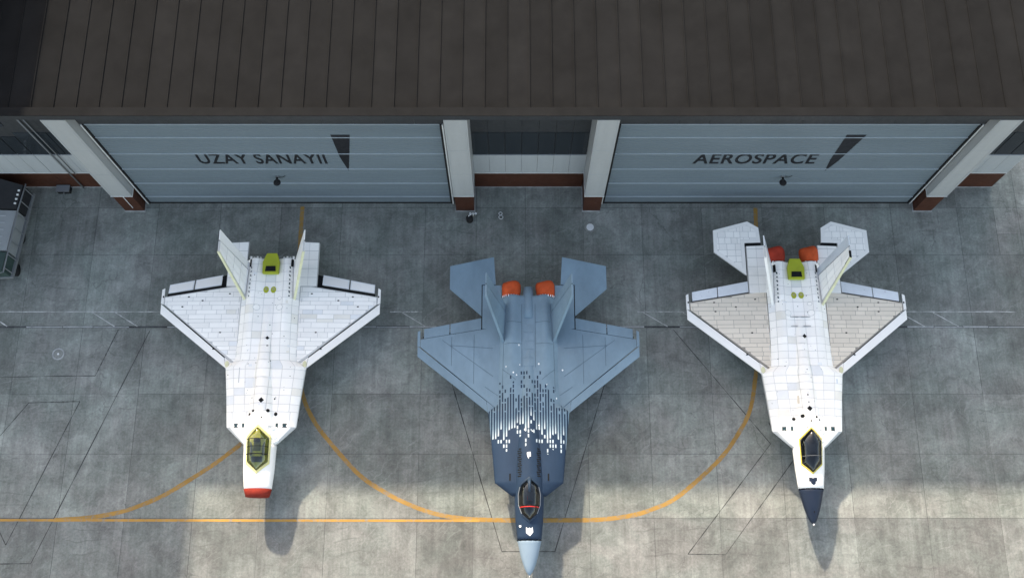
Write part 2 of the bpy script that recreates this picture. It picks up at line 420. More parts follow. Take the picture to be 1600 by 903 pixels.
arc_cut('taxi_line', [(-14.45, 17.0), (-15.0, 14.1), (-15.8, 12.4), (-16.94, 11.0), (-17.7, 10.36), (-18.65, 9.6), (-20.3, 8.49), (-21.8, 7.58), (-23.7, 6.8), (-25.06, 6.48), (-26.5, 6.28), (-28.2, 6.18)], 0.265, 'yellow_paint')
arc_cut('taxi_line', [(16.49, 26.9), (16.4, 24.5), (16.25, 20), (16.0, 17), (15.63, 15.1), (15.15, 13.05), (14.14, 11.29), (12.83, 9.72), (10.32, 7.62), (8.9, 6.92), (7.5, 6.48), (5.6, 6.22), (3.9, 6.17), (1.05, 6.16)], 0.265, 'yellow_paint')
line('taxi_line', [(-48, 6.19), (-20, 6.16), (-2, 6.14)], 0.15, 'yellow_thin', 1.0, 0.0085)
for pts in ([(-25.67, 18.33), (-26.79, 15.26)], [(-26.79, 15.26), (-30.1, 15.22), (-38, 15.05)], [(-23.61, 18.25), (-29.26, 3.59)], [(-29.26, 3.59), (-36, 3.5)],
            [(-33.6, 9.6), (-30.81, 13.5)], [(-30.81, 13.5), (-27.56, 13.59)], [(-27.56, 13.59), (-30.95, 4.68)], [(-30.95, 4.68), (-32.6, 7.3)],
            [(-3.9, 14.9), (-0.62, 4.3)], [(-0.62, 4.3), (2.62, 4.3)], [(2.62, 4.3), (6.0, 14.9)],
            [(10.52, 18.33), (16.29, 10.88)], [(16.29, 10.88), (10.73, 4.15)], [(10.73, 4.15), (13.03, 4.12)], [(13.03, 4.12), (18.6, 11.05)]):
    P = [Vector(pts[0]).lerp(Vector(pts[-1]), i/24) for i in range(25)] if len(pts) == 2 else resample(pts, 0.5)
    v, f = strip(P, 0.046, 0.0045, 0.55); mesh_obj('outline_line', v, f, 'line_dark', apron)
for x0, x1 in ((-34, -22.4), (-8, -5.9), (8.2, 12.6), (24.9, 33)):
    v, f = strip([Vector((x0+(x1-x0)*i/30, 19.55+random.uniform(-.012, .012))) for i in range(31)], 0.045, 0.0035, 0.6)
    mesh_obj('chalk_line', v, f, 'line_pale', apron)
for x0 in (-34.5, -27.5, -26.0, 8.6, 11.2, -7.2, 25.4, 27.6):
    v, f = strip([Vector((x0+1.55*i/8, 19.5-0.95*i/8)) for i in range(9)], 0.05, 0.0035, 0.5)
    mesh_obj('chalk_line', v, f, 'line_pale', apron)
# round covers let into the concrete
def disc(name, cx, cy, r, z0, z1, mat, parent, n=28):
    return MB().prism([(cx+r*math.cos(2*math.pi*k/n), cy+r*math.sin(2*math.pi*k/n)) for k in range(n)], z0, z1).build(name, mat, parent)
def ring(name, cx, cy, r0, r1, z0, z1, mat, parent, n=28):
    m = MB(); A = [(math.cos(2*math.pi*k/n), math.sin(2*math.pi*k/n)) for k in range(n)]
    v = [(cx+r0*a, cy+r0*b, z1) for a, b in A]+[(cx+r1*a, cy+r1*b, z1) for a, b in A]+[(cx+r1*a, cy+r1*b, z0) for a, b in A]+[(cx+r0*a, cy+r0*b, z0) for a, b in A]
    f = []
    for k in range(n):
        q = (k+1) % n
        f += [(k, n+k, n+q, q), (n+k, 2*n+k, 2*n+q, n+q), (3*n+k, k, q, 3*n+q)]
    m.add(v, f); return m.build(name, mat, parent)
t = empty('manhole_cover', (-29.37, 16.7, 0), 'round concrete manhole cover at the far left of the apron', 'manhole')
disc('cover', 0, 0, 0.27, -0.05, 0.012, 'concrete_pale', t); ring('rim', 0, 0, 0.30, 0.40, -0.05, 0.015, 'drain_edge', t); disc('lifting_plug', 0, 0, 0.07, 0.0, 0.022, 'trim_white', t, 12)
t = empty('manhole_cover', (5.26, 25.49, 0), 'pale round manhole cover in front of the middle hangar pillar', 'manhole')
disc('cover', 0, 0, 0.25, -0.05, 0.02, 'trim_white', t); ring('rim', 0, 0, 0.28, 0.37, -0.05, 0.014, 'concrete_pale', t)

# ------------------------------------------------------------------ hangar
hangar = empty('hangar', (0, 0, 0), 'large grey clad aircraft hangar with two wide panelled doors', 'hangar')
YD, YP, YB = 27.28, 26.62, 28.42          # door plane, pillar front, bay wall plane
XL, XR, ZT, ZD = -30.4, 32.7, 14.05, 11.6
def profile_panel(name, x0, x1, y, z0, z1, mat, parent, rib=0.275, depth=0.018):
    """horizontally ribbed metal panel facing -y"""
    n = max(1, round((z1-z0)/rib)); pts = []
    for i in range(n):
        a = z0+(z1-z0)*i/n; h = (z1-z0)/n
        pts += [(y, a), (y, a+h*0.72), (y+depth, a+h*0.78), (y+depth, a+h*0.94)]
    pts.append((y, z1))
    v = [(x0, p[0], p[1]) for p in pts]+[(x1, p[0], p[1]) for p in pts]; k = len(pts)
    f = [(i, k+i, k+i+1, i+1) for i in range(k-1)]
    m = MB().add(v, f); m.box(x0, x1, y+depth+0.004, y+0.12, z0, z1)
    return m.build(name, mat, parent)
def hangar_door(x0, x1, text, tx, tw, spike):
    d = MB().box(x0, x1, YD+0.13, YD+0.25, 0.03, ZD).build('hangar_door', 'door_metal', hangar)
    zz = [0.10, 1.10, 3.30, 5.50, 7.70, 9.90, ZD]
    for a, b in zip(zz[:-1], zz[1:]):
        profile_panel('door_panel', x0, x1, YD, a, b-0.055, 'door_metal', d)
        MB().box(x0, x1, YD-0.05, YD+0.10, b-0.05, b).build('panel_rail', 'door_rail', d)
    MB().box(x0-0.02, x1+0.02, YD-0.06, YD+0.2, 0.005, 0.095).build('bottom_seal', 'rubber', d)
    for s, xx in ((-1, x0), (1, x1)):
        MB().box(min(xx, xx+s*0.12), max(xx, xx+s*0.12), YD-0.08, YD+0.2, 0, ZD).build('jamb_seal', 'rubber', d)
        MB().box(min(xx+s*0.125, xx+s*0.21), max(xx+s*0.125, xx+s*0.21), YD-0.10, YD+0.2, 0, ZD).build('jamb_frame', 'trim_white', d)
    # painted lettering
    cu = bpy.data.curves.new('lettering', 'FONT'); cu.body = text; cu.size = 1.85; cu.extrude = 0.004; cu.offset = 0.03; cu.space_character = 1.08; cu.align_x = 'LEFT'
    to = bpy.data.objects.new('tmp_text', cu); C.objects.link(to)
    bpy.context.view_layer.update()
    me = bpy.data.meshes.new_from_object(to.evaluated_get(bpy.context.evaluated_depsgraph_get()))
    C.objects.unlink(to); bpy.data.objects.remove(to)
    xs = [v.co.x for v in me.vertices]; ys = [v.co.y for v in me.vertices]
    caps_h = 1.33
    sx = tw/(max(xs)-min(xs)); sy = caps_h/(1.85*0.69)
    for v in me.vertices:
        px, py, pz = v.co; v.co = (tx+(px-min(xs))*sx, YD-0.012-pz, 6.27+py*sy)
    me.materials.append(MATS['lettering'])
    o = bpy.data.objects.new('lettering', me); C.objects.link(o); o.parent = d
    # tall pointed emblem blade beside the lettering
    m = MB(); P = spike; n = len(P)
    m.add([(a, YD-0.016, z) for a, z in P]+[(a, YD-0.002, z) for a, z in P], [tuple(range(n)), tuple(range(2*n-1, n-1, -1))]+[(i, n+i, n+(i+1) % n, (i+1) % n) for i in range(n)])
    m.build('emblem_blade', 'lettering', d, fix=True)
    return d
dl = hangar_door(-24.5, -4.15, 'UZAY SANAYII', -19.35, 7.9, [(-10.30, 5.15), (-10.00, 7.0), (-9.5, 10.2), (-10.62, 10.2), (-10.55, 7.2)])
dr = hangar_door(6.25, 26.8, 'AEROSPACE', 11.2, 7.55, [(19.75, 5.15), (20.15, 6.6), (20.75, 10.2), (19.6, 10.2), (19.62, 6.8)])
def door_lamp(x, z, label):
    t = empty('door_lamp', (x, YD-0.05, z), label, 'lamp', 'lamps on the hangar doors')
    MB().box(-0.10, 0.10, -0.03, 0.06, -0.12, 0.12).build('back_plate', 'pipe_grey', t)
    m = MB(); m.tube([(0, -0.03, 0.02), (0, -0.20, 0.05), (0, -0.34, -0.02)], 0.07, 10); m.build('arm', 'rubber', t, True)
    n = 12; v = []; f = []
    for k in range(5):
        a = k/4*math.pi/2; rr = 0.22*math.sin(a)+0.02; zc = 0.12*math.cos(a)
        v += [(rr*math.cos(2*math.pi*j/n), -0.36+rr*math.sin(2*math.pi*j/n), -0.05+zc) for j in range(n)]
    for k in range(4): f += [(k*n+j, (k+1)*n+j, (k+1)*n+(j+1) % n, k*n+(j+1) % n) for j in range(n)]
    f.append(tuple(range(n)))
    mesh_obj('shade', v, f, 'rubber', t, True)
    disc('lens', 0, -0.36, 0.17, -0.09, -0.055, 'trim_white', t, 14)
    m = MB(); m.tube([(0.1, -0.02, 0.0), (0.35, -0.03, 0.05), (0.55, -0.02, 0.22)], 0.02, 6); m.build('cable', 'rubber', t)
door_lamp(-15.0, 4.3, 'small black lamp on the left hangar door')
door_lamp(17.3, 4.3, 'small black lamp on the right hangar door')

def pillar(x0, x1):
    p = MB().box(x0+0.05, x1-0.05, YP+0.05, YB+0.3, 0.06, 2.62).build('pillar', 'plinth_brown', hangar)
    MB().box(x0-0.01, x1+0.01, YP-0.02, YB+0.1, 0, 0.055).build('base_kerb', 'drain_edge', p)
    m = MB().box(x0, x1, YP, YB+0.2, 2.62, ZT-0.75); m.build('cladding', 'cladding_light', p)
    MB().box(x0-0.02, x1+0.02, YP-0.02, YB+0.1, 2.56, 2.615).build('flashing', 'trim_white', p)
    for xx in (x0+0.09, x1-0.13):
        MB().box(xx, xx+0.03, YP-0.016, YP-0.001, 2.63, ZT-0.75).build('seam_strip', 'cladding', p)
    for zz in (6.0, 9.4):
        MB().box(x0+0.001, x1-0.001, YP-0.009, YP-0.002, zz, zz+0.02).build('seam_strip', 'cladding', p)
    return p
pl = pillar(-26.2, -24.8)
MB().tube([(-25.45, YP+0.02, 0.6), (-25.45, YP+0.02, 2.55)], 0.025, 8).build('conduit', 'trim_white', pl)
pillar(-3.82, -2.50); pillar(4.74, 6.0); pillar(27.1, 28.4)
def bay(x0, x1, flip=0):
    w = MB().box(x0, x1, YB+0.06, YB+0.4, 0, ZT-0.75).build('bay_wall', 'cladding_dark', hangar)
    MB().box(x0, x1, YB+0.01, YB+0.1, 0.06, 2.30).build('plinth', 'plinth_brown', w)
    MB().box(x0, x1, YB-0.04, YB+0.1, 0, 0.055).build('base_kerb', 'drain_edge', w)
    MB().box(x0, x1, YB-0.03, YB+0.1, 2.30, 2.36).build('flashing', 'trim_white', w)
    n = max(1, round((x1-x0)/1.05))
    for i in range(n):
        a = x0+(x1-x0)*i/n; b = x0+(x1-x0)*(i+1)/n
        MB().box(a+0.008, b-0.008, YB-0.02, YB+0.1, 2.365, 5.05).build('wall_panel', 'cladding', w)
    for i in range(n):
        a = x0+(x1-x0)*i/n; b = x0+(x1-x0)*(i+1)/n
        MB().box(a+0.03, b-0.03, YB+0.0, YB+0.09, 5.15, 8.2).build('window', 'window_glass', w)
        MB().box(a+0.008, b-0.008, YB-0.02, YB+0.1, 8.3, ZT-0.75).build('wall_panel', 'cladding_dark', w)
    return w
bay(-2.50, 4.74); bl = bay(XL, -26.2); bay(28.4, XR)
# wall above the doors, parapet and roof
def header(x0, x1):
    h = MB().box(x0, x1, YD+0.05, YD+0.4, ZD, ZT-0.75).build('door_header', 'cladding', hangar)
    n = round((x1-x0)/1.7)
    for i in range(n):
        a = x0+(x1-x0)*i/n; b = x0+(x1-x0)*(i+1)/n
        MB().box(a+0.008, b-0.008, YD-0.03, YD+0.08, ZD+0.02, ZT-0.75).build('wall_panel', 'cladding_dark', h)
header(-24.8, -3.82); header(6.0, 27.1)
para = MB().box(XL-0.1, XR+0.1, YP-0.05, YP+0.35, ZT-0.6, ZT-0.04).build('parapet', 'cladding_dark', hangar)
MB().box(XL-0.16, XR+0.16, YP-0.11, YP+0.41, ZT-0.04, ZT).build('coping', 'roof_dark', para)
MB().box(XR-0.3, XR, YB+0.4, YB+45, 0, ZT-0.1).build('side_wall', 'cladding', hangar)
MB().box(XL, XR, YB+44.7, YB+45, 0, ZT-0.1).build('rear_wall', 'cladding', hangar)
roof = MB().box(XL, XR-0.3, YP+0.36, YB+45, ZT-0.7, ZT-0.42).build('roof', 'roof_dark', hangar)
n = 50
for i in range(n):
    a = XL+(XR-0.35-XL)*i/n; b = XL+(XR-0.35-XL)*(i+1)/n
    m = MB().box(a+0.02, b-0.02, YP+0.45, YB+44, ZT-0.42, ZT-0.40+random.uniform(0, .006)); m.box(b-0.03, b+0.03, YP+0.45, YB+44, ZT-0.40, ZT-0.33)
    m.build('roof_sheet', 'roof_dark', roof)
# downpipe pair and box at the foot of the left bay
dp = MB(); dp.tube([(-29.15, YB-0.12, 0.1), (-29.15, YB-0.12, 12)], 0.05, 8); dp.tube([(-28.8, YB-0.12, 2.4), (-28.8, YB-0.12, 12)], 0.035, 8)
# block joined to the left end, extra height added to shade the apron
block = empty('shade_block', (0, 0, 0), 'grey block with brown plinth at the left end of the hangar, upper part added to cast shade', 'building')
XB0 = -52.0
w = MB().box(XB0, XL-0.02, YB+0.06, YB+40, 0, 21.0).build('wall', 'cladding_dark', block)
MB().box(XB0, XL-0.02, YB+0.01, YB+0.1, 0.06, 2.30).build('plinth', 'plinth_brown', block)
MB().box(XB0, XL-0.02, YB-0.04, YB+0.05, 0, 0.055).build('base_kerb', 'drain_edge', block)
MB().box(XB0, XL-0.02, YB-0.03, YB+0.06, 2.30, 2.36).build('flashing', 'trim_white', block)
for i in range(22):
    a = XB0+(XL-0.02-XB0)*i/22; b = XB0+(XL-0.02-XB0)*(i+1)/22
    MB().box(a+0.008, b-0.008, YB-0.02, YB+0.06, 2.365, 5.05).build('wall_panel', 'cladding', block)
    for z0 in (5.15, 9.0, 12.8, 16.6):
        MB().box(a+0.05, b-0.05, YB, YB+0.06, z0, z0+2.4).build('window', 'window_glass', block)
MB().box(XB0-0.1, XL+0.05, YB-0.08, YB+40, 21.0, 21.2).build('roof', 'roof_dark', block)
dp.build('downpipe', 'pipe_grey', bl, True)
t = empty('drain_box', (-30.42, YB-0.3, 0), 'small black box on the ground at the foot of the brown plinth', 'box')
MB().box(-0.42, 0.42, -0.2, 0.22, 0, 0.42).build('case', 'rubber', t); MB().box(-0.45, 0.45, -0.24, 0.25, 0.42, 0.47).build('lid', 'pipe_grey', t)
MB().tube([(0, -0.2, 0.2), (0, -0.32, 0.2)], 0.04, 8).build('outlet', 'pipe_grey', t)

# small things by the middle pillars
t = empty('drum', (-2.85, 25.98, 0), 'small black round topped drum at the foot of the middle pillar', 'drum')
n = 16; v = []; f = []
for rr, z in ((0.20, 0.0), (0.235, 0.06), (0.235, 0.42), (0.20, 0.54), (0.11, 0.60), (0.02, 0.62)): v += [(rr*math.cos(2*math.pi*j/n), rr*math.sin(2*math.pi*j/n), z) for j in range(n)]
for k in range(5): f += [(k*n+j, k*n+(j+1) % n, (k+1)*n+(j+1) % n, (k+1)*n+j) for j in range(n)]
f.append(tuple(range(5*n, 6*n)))
mesh_obj('body', v, f, 'rubber', t, True)
MB().tube([(-0.06, 0.05, 0.6), (-0.06, 0.05, 0.72), (0.12, 0.12, 0.74)], 0.03, 6).build('handle', 'trim_white', t)
t = empty('standpipe', (-2.62, 26.3, 0), 'small white double valve standpipe behind the black drum', 'pipe')
m = MB(); m.tube([(0, 0, 0), (0, 0, 0.5)], 0.05, 8); m.tube([(-0.18, 0, 0.4), (0.18, 0, 0.4)], 0.035, 8); m.build('pipe', 'trim_white', t, True)
for sx in (-0.18, 0.18): disc('valve_wheel', sx, 0, 0.08, 0.42, 0.46, 'trim_white', t, 10)
t = empty('hose_coil', (-0.78, 26.3, 0), 'small white looped hose lying on the concrete between middle pillars', 'hose')
for k, (dx, dy, rr) in enumerate(((0, 0.16, 0.11), (0.03, -0.1, 0.14))):
    MB().tube([(dx+rr*math.cos(a*math.pi/6), dy+rr*math.sin(a*math.pi/6), 0.03+0.01*k) for a in range(13)], 0.028, 6).build('loop', 'trim_white', t, True)

# covered trailer at the left edge
tr = empty('equipment_trailer', (-33.5, 24.9, 0), 'flat trailer with black, pale and green covers beside the brown plinth', 'trailer')
def L(p): return (p[0]+33.5, p[1]-24.9)
zt = 2.3
MB().prism([L(p) for p in ((-36.3, 21.4), (-32.62, 21.6), (-32.06, 27.55), (-36.3, 28.0))], 0.75, 1.0).build('deck', 'pipe_grey', tr)
MB().prism([L(p) for p in ((-36.2, 25.95), (-32.35, 25.85), (-32.15, 27.5), (-34.2, 28.1), (-36.2, 28.15))], 1.0, lambda x, y: zt+0.12).build('black_cover', 'tarp_black', tr)
wp = MB().prism([L(p) for p in ((-36.2, 23.05), (-32.6, 23.0), (-32.36, 25.75), (-36.2, 25.85))], 1.0, zt).build('pale_cover', 'panel_pale', tr)
for k in range(5):
    yy = 23.45+k*0.48
    MB().prism([L(p) for p in ((-35.6, yy), (-33.0, yy), (-33.0, yy+0.05), (-35.6, yy+0.05))], zt-0.01, zt+0.03).build('batten', 'cladding', wp)
MB().prism([L(p) for p in ((-36.2, 21.5), (-32.75, 21.65), (-32.62, 22.9), (-36.2, 22.95))], 1.0, zt-0.08).build('green_cover', 'tarp_green', tr)
m = MB(); m.tube([(*L((-32.0, 27.6)), zt+0.05), (*L((-32.25, 25.8)), zt+0.05), (*L((-32.6, 21.5)), zt+0.0), (*L((-33.2, 21.35)), zt)], 0.05, 8); m.build('side_rail', 'pipe_grey', tr, True)
for k in range(7):
    q = Vector((-32.05, 27.3)).lerp(Vector((-32.55, 21.8)), k/6)
    m = MB(); m.tube([(*L((q.x, q.y)), 0.9), (*L((q.x, q.y)), zt+0.05)], 0.035, 6); m.build('stanchion', 'pipe_grey', tr)
for k in range(4):
    q = Vector((-32.32, 27.1)).lerp(Vector((-32.45, 26.2)), k/3)
    MB().box(q.x+33.5-0.08, q.x+33.5+0.05, q.y-24.9-0.05, q.y-24.9+0.06, zt+0.12, zt+0.18).build('buckle', 'trim_white', tr)
for yy in (22.3, 24.6, 26.9):
    for xx in (-35.8, -32.75):
        MB().tube([(xx+33.5-0.12, yy-24.9, 0.42), (xx+33.5+0.12, yy-24.9, 0.42)], 0.42, 16).build('wheel', 'tyre', tr, True)

# ------------------------------------------------------------------ fighter jets
def interp(tab, y, k):
    ys = [r[0] for r in tab]
    return float(np.interp(y, ys, [r[k] for r in tab]))
WING_TIP_X = 6.93
class Jet:
    def __init__(s, name, loc, label, cfg):
        s.cfg = cfg; s.rg = random.Random(21)
        s.root = empty(name, loc, label, 'fighter jet', 'fighter jets parked in front of the hangar')
        s.nose, s.rad, s.cor, s.sh = cfg['nose'], cfg['rad'], cfg['cor'], cfg['sh']
        s.end = cfg['end']
        no, ra, co = s.nose, s.rad, s.cor
        # forebody and spine: y, half width, top z, shoulder z, bottom z
        s.fb = [(no, .02, 1.92, 1.90, 1.88), (no+.18, .17, 2.05, 1.90, 1.74), (no+.5, .32, 2.19, 1.91, 1.62), (no+1.05, .50, 2.34, 1.95, 1.48), (ra, cfg['rw'], 2.56, 2.04, 1.34), (ra+1.1, cfg['rw']+.11, 2.76, 2.14, 1.25),
                (co, cfg['cw'], 2.98, 2.24, 1.18), (co+.9, .90, 3.16, 2.36, 1.3), (-2.6, .80, 3.22, 2.42, 1.5), (-1.0, .66, 3.16, 2.45, 1.6), (1.0, .55, 3.06, 2.45, 1.7), (3.0, .46, 2.92, 2.40, 1.7), (5.0, .40, 2.70, 2.30, 1.7), (5.6, .36, 2.60, 2.2, 1.7)]
        s.bd = [(co-.02, 1.0, .30, 0), (s.sh, cfg['sw'], .42, 0), (s.sh*.49, (cfg['sw']+2.53)/2-.03, .50, 0), (0, 2.50, .55, 0), (.12, 2.38, .55, .01), (.42, 1.99, .55, .03), (1.2, 1.96, .55, .08), (2.2, 1.94, .55, .16), (4.0, 1.92, .52, .26), (6.0, 1.86, .42, .34), (s.end, 1.72, .36, .36)]
    def zbody(s, x, y):
        if y < s.bd[0][0] or y > s.bd[-1][0]: return -9
        w, hb, hn = (interp(s.bd, y, k) for k in (1, 2, 3))
        v = min(1.0, abs(x)/w)
        if abs(x) > w+1e-4: return -9
        base = 2.30+hb*max(0, 1-v**3.2)**0.62
        return base+hn*math.exp(-((abs(x)-1.08)/0.46)**2)*max(0, 1-v**8)
    def zfore(s, x, y):
        if y < s.fb[0][0] or y > s.fb[-1][0]: return -9
        w, zt, zs = (interp(s.fb, y, k) for k in (1, 2, 3))
        v = abs(x)/max(w, 1e-4)
        if v > 1: return -9
        return zs+(zt-zs)*max(0, 1-v**2.1)**0.55
    def ztop(s, x, y):
        z = max(s.zbody(x, y), s.zfore(x, y))
        return z if z > 0 else 2.30
    def zwing(s, x, y):
        ax = abs(x); t = min(1, max(0, (ax-1.8)/(WING_TIP_X-1.8)))
        y0 = -.58+(ax-1.8)*.796; y1 = 6.0-(ax-2.94)*0.2
        c = min(1, max(0, (y-y0)/max(.1, y1-y0)))
        return 2.30+(.20*(1-t)+.05*t)*(0.25+0.75*math.sin(math.pi*min(1, c*.92+.06))**.8)
    def part(s, m, name, mat, parent=None, smooth=False, fix=False): return m.build(name, mat, parent or s.root, smooth, None, fix)
    def loft(s, y0, y1, name, mat, parent, grow=0.0, zig=0.0, step=0.2, nv=14):
        ny = max(2, int((y1-y0)/step)); v = []; f = []; ring_n = 2*nv
        for i in range(ny+1):
            y = y0+(y1-y0)*i/ny; w, zt, zs, zb = (interp(s.fb, y, k) for k in (1, 2, 3, 4)); w += grow
            for j in range(ring_n):
                a = math.pi*2*j/ring_n; x = w*math.cos(a); vv = abs(math.cos(a))
                if math.sin(a) >= 0: z = zs+(zt+grow-zs)*max(0, 1-vv**2.1)**0.55
                else: z = zs-(zs-zb+grow)*max(0, 1-vv**2.2)**0.6
                yy = y+(zig*(1 if j % 2 else -1) if (zig and i == ny) else 0)
                v.append((x, yy, z))
        for i in range(ny): f += [(i*ring_n+j, (i+1)*ring_n+j, (i+1)*ring_n+(j+1) % ring_n, i*ring_n+(j+1) % ring_n) for j in range(ring_n)]
        f += [tuple(range(ring_n)), tuple(range((ny+1)*ring_n-1, ny*ring_n-1, -1))]
        return fix_normals(mesh_obj(name, v, f, mat, parent, True))
    def body(s, mat):
        ys = sorted(set([r[0] for r in s.bd]+list(np.arange(s.bd[0][0], s.end, 0.22)))); nv = 44; v = []; f = []
        vs = [-math.cos(math.pi*j/nv) for j in range(nv+1)]
        for y in ys:
            w = interp(s.bd, y, 1)
            for t_ in vs: v.append((t_*w, y, max(2.30, s.zbody(t_*w*.99999, y))))
        K = nv+1
        for y in ys:
            w = interp(s.bd, y, 1); dep = 1.12 if y < 4 else 1.12-(y-4)*.12
            for t_ in vs:
                q = max(0, 1-abs(t_)**7)**.55
                v.append((t_*w, y+.95*q*max(0, 1-(y-s.bd[0][0])/3.5), 2.295-dep*q))
        B = len(ys)*K
        for i in range(len(ys)-1):
            for j in range(nv):
                f.append((i*K+j, i*K+j+1, (i+1)*K+j+1, (i+1)*K+j)); f.append((B+i*K+j, B+(i+1)*K+j, B+(i+1)*K+j+1, B+i*K+j+1))
            f.append((i*K, (i+1)*K, B+(i+1)*K, B+i*K)); f.append((i*K+nv, B+i*K+nv, B+(i+1)*K+nv, (i+1)*K+nv))
        for i in (0, len(ys)-1):
            for j in range(nv): f.append((i*K+j, i*K+j+1, B+i*K+j+1, B+i*K+j))
        return fix_normals(mesh_obj('fuselage', v, f, mat, s.root, True))
    # ---- pieces draped over a surface
    def drape(s, poly_fn, nx, ny, name, mat, parent, zf, off=0.010, skirt=0.022):
        v = []; f = []
        for j in range(ny+1):
            for i in range(nx+1):
                x, y = poly_fn(i/nx, j/ny); v.append((x, y, zf(x, y)+off))
        K = nx+1
        for j in range(ny):
            for i in range(nx): f.append((j*K+i, j*K+i+1, (j+1)*K+i+1, (j+1)*K+i))
        edge = [i for i in range(K)]+[j*K+nx for j in range(1, ny+1)]+[ny*K+i for i in range(nx-1, -1, -1)]+[j*K for j in range(ny-1, 0, -1)]
        b0 = len(v); v += [(v[e][0], v[e][1], v[e][2]-skirt) for e in edge]; n = len(edge)
        f += [(edge[i], b0+i, b0+(i+1) % n, edge[(i+1) % n]) for i in range(n)]
        return mesh_obj(name, v, f, mat, parent)
    def patch(s, poly, name, mat, parent, zf=None, off=0.014, skirt=0.025):
        """small flat-ish polygon laid on the surface"""
        zf = zf or s.ztop
        P = list(poly); n = len(P)
        if sum(P[i][0]*P[(i+1) % n][1]-P[(i+1) % n][0]*P[i][1] for i in range(n)) < 0: P = P[::-1]
        cx, cy = sum(p[0] for p in P)/n, sum(p[1] for p in P)/n
        v = [(x, y, zf(x, y)+off) for x, y in P]+[((x+cx)/2, (y+cy)/2, zf((x+cx)/2, (y+cy)/2)+off) for x, y in P]+[(cx, cy, zf(cx, cy)+off)]+[(x, y, zf(x, y)+off-skirt) for x, y in P]
        f = []
        for i in range(n):
            j = (i+1) % n; f += [(i, j, n+j, n+i), (n+i, n+j, 2*n), (2*n+1+i, 2*n+1+j, j, i)]
        return mesh_obj(name, v, f, mat, parent)
    def rect(s, cx, cy, w, h, name, mat, parent, zf=None, off=0.014, rot=0.0):
        P = [(cx+a*math.cos(rot)-b*math.sin(rot), cy+a*math.sin(rot)+b*math.cos(rot)) for a, b in ((-w/2, -h/2), (w/2, -h/2), (w/2, h/2), (-w/2, h/2))]
        return s.patch(P, name, mat, parent, zf, off)
    def ngon(s, cx, cy, rx, ry, n, name, mat, parent, zf=None, off=0.014):
        return s.patch([(cx+rx*math.cos(2*math.pi*k/n), cy+ry*math.sin(2*math.pi*k/n)) for k in range(n)], name, mat, parent, zf, off)
    # ---- wings
    def wing(s, sd, mats):
        cf = s.cfg; droop = cf.get('droop', 0.0); gap = cf.get('gap', 0.05)
        def P(poly): return [(sd*x, y) for x, y in poly]
        zt = s.zwing; zb = lambda x, y: 2.30-(s.zwing(x, y)-2.30)*.7
        hinge = lambda x: 5.42-(x-1.8)*0.165
        lef = lambda x: 0.05+(x-1.8)*0.822       # rear line of the leading edge flap
        box = [(1.8, lef(1.8)), (6.72, lef(6.72)), (6.78, hinge(6.78)-.02), (1.8, hinge(1.8))]
        m = MB()   # main box, gridded so that it follows the section
        nx, ny = 10, 8; v = []; f = []
        for top in (1, 0):
            for i in range(nx+1):
                x = 1.8+(6.75-1.8)*i/nx
                for j in range(ny+1):
                    y = lef(x)+(hinge(x)-lef(x))*j/ny; v.append((sd*x, y, (zt if top else zb)(sd*x, y)))
        K = ny+1; B = (nx+1)*K
        for i in range(nx):
            for j in range(ny): f.append((i*K+j, (i+1)*K+j, (i+1)*K+j+1, i*K+j+1)); f.append((B+i*K+j, B+i*K+j+1, B+(i+1)*K+j+1, B+(i+1)*K+j))
            f.append((i*K, B+i*K, B+(i+1)*K, (i+1)*K)); f.append((i*K+ny, (i+1)*K+ny, B+(i+1)*K+ny, B+i*K+ny))
        f += [tuple([j for j in range(K)]+[B+j for j in range(ny, -1, -1)]), tuple([nx*K+j for j in range(K)]+[B+nx*K+j for j in range(ny, -1, -1)])]
        wg = fix_normals(mesh_obj('wing', v, f, mats['base'], s.root))
        s.part(MB().prism(P([(1.8, -.12), (2.50, -.06), (2.60, .68), (1.8, .045)]), 2.2, lambda x, y: 2.385), 'root_panel', mats['lef'], wg)
        # dark spar web seen through the hinge gaps
        s.part(MB().prism(P([(2.45, -0.02+.62), (2.6, .45), (6.82, 3.86), (6.82, 4.05), (2.45, .70)]), 2.26, 2.31), 'hinge_bay', 'cavity', wg)
        s.part(MB().prism(P([(2.95, hinge(2.95)-.1), (6.6, hinge(6.6)-.1), (6.6, hinge(6.6)+.18), (2.95, hinge(2.95)+.18)]), 2.24, 2.30), 'hinge_bay', 'cavity', wg)
        # leading edge flap
        g2 = gap+.012
        lefp = [(2.52, .0), (6.93, 3.515), (6.93, lef(6.93)-g2*.5-.08), (2.62, lef(2.62)-g2)]
        zl = lambda x, y: 2.30+(zt(x, y)-2.30)*.85-.005
        s.part(MB().prism(P(lefp), lambda x, y: 2.25, zl), 'leading_edge_flap', mats['lef'], wg)
        # tip strip
        s.part(MB().prism(P([(6.77, 4.12), (6.95, 4.18), (6.95, 5.10), (6.79, 5.2)]), 2.26, lambda x, y: zt(x, y)+.004), 'wing_tip', mats['tip'], wg)
        # flaps
        dy = cf.get('flap_shift', 0.0)
        for nm, xa, xb in (('flap', cf.get('flap_x', 2.97), 4.90), ('aileron', 4.96 if not droop else 5.0, 6.55)):
            fp = [(xa, hinge(xa)+gap+dy), (xb, hinge(xb)+gap+dy), (xb, 6.0-(xb-2.94)*.2+dy*1.4), (xa, 6.0-(xa-2.94)*.2+dy*1.4)]
            yh = lambda x: hinge(abs(x))+gap+dy
            zz = lambda x, y: max(zt(x, y), 2.33)-droop*(y-yh(x))-(.03 if droop else .0)
            fl = s.part(MB().prism(P(fp), lambda x, y: zz(x, y)-.07, zz), nm, mats['flap'], wg)
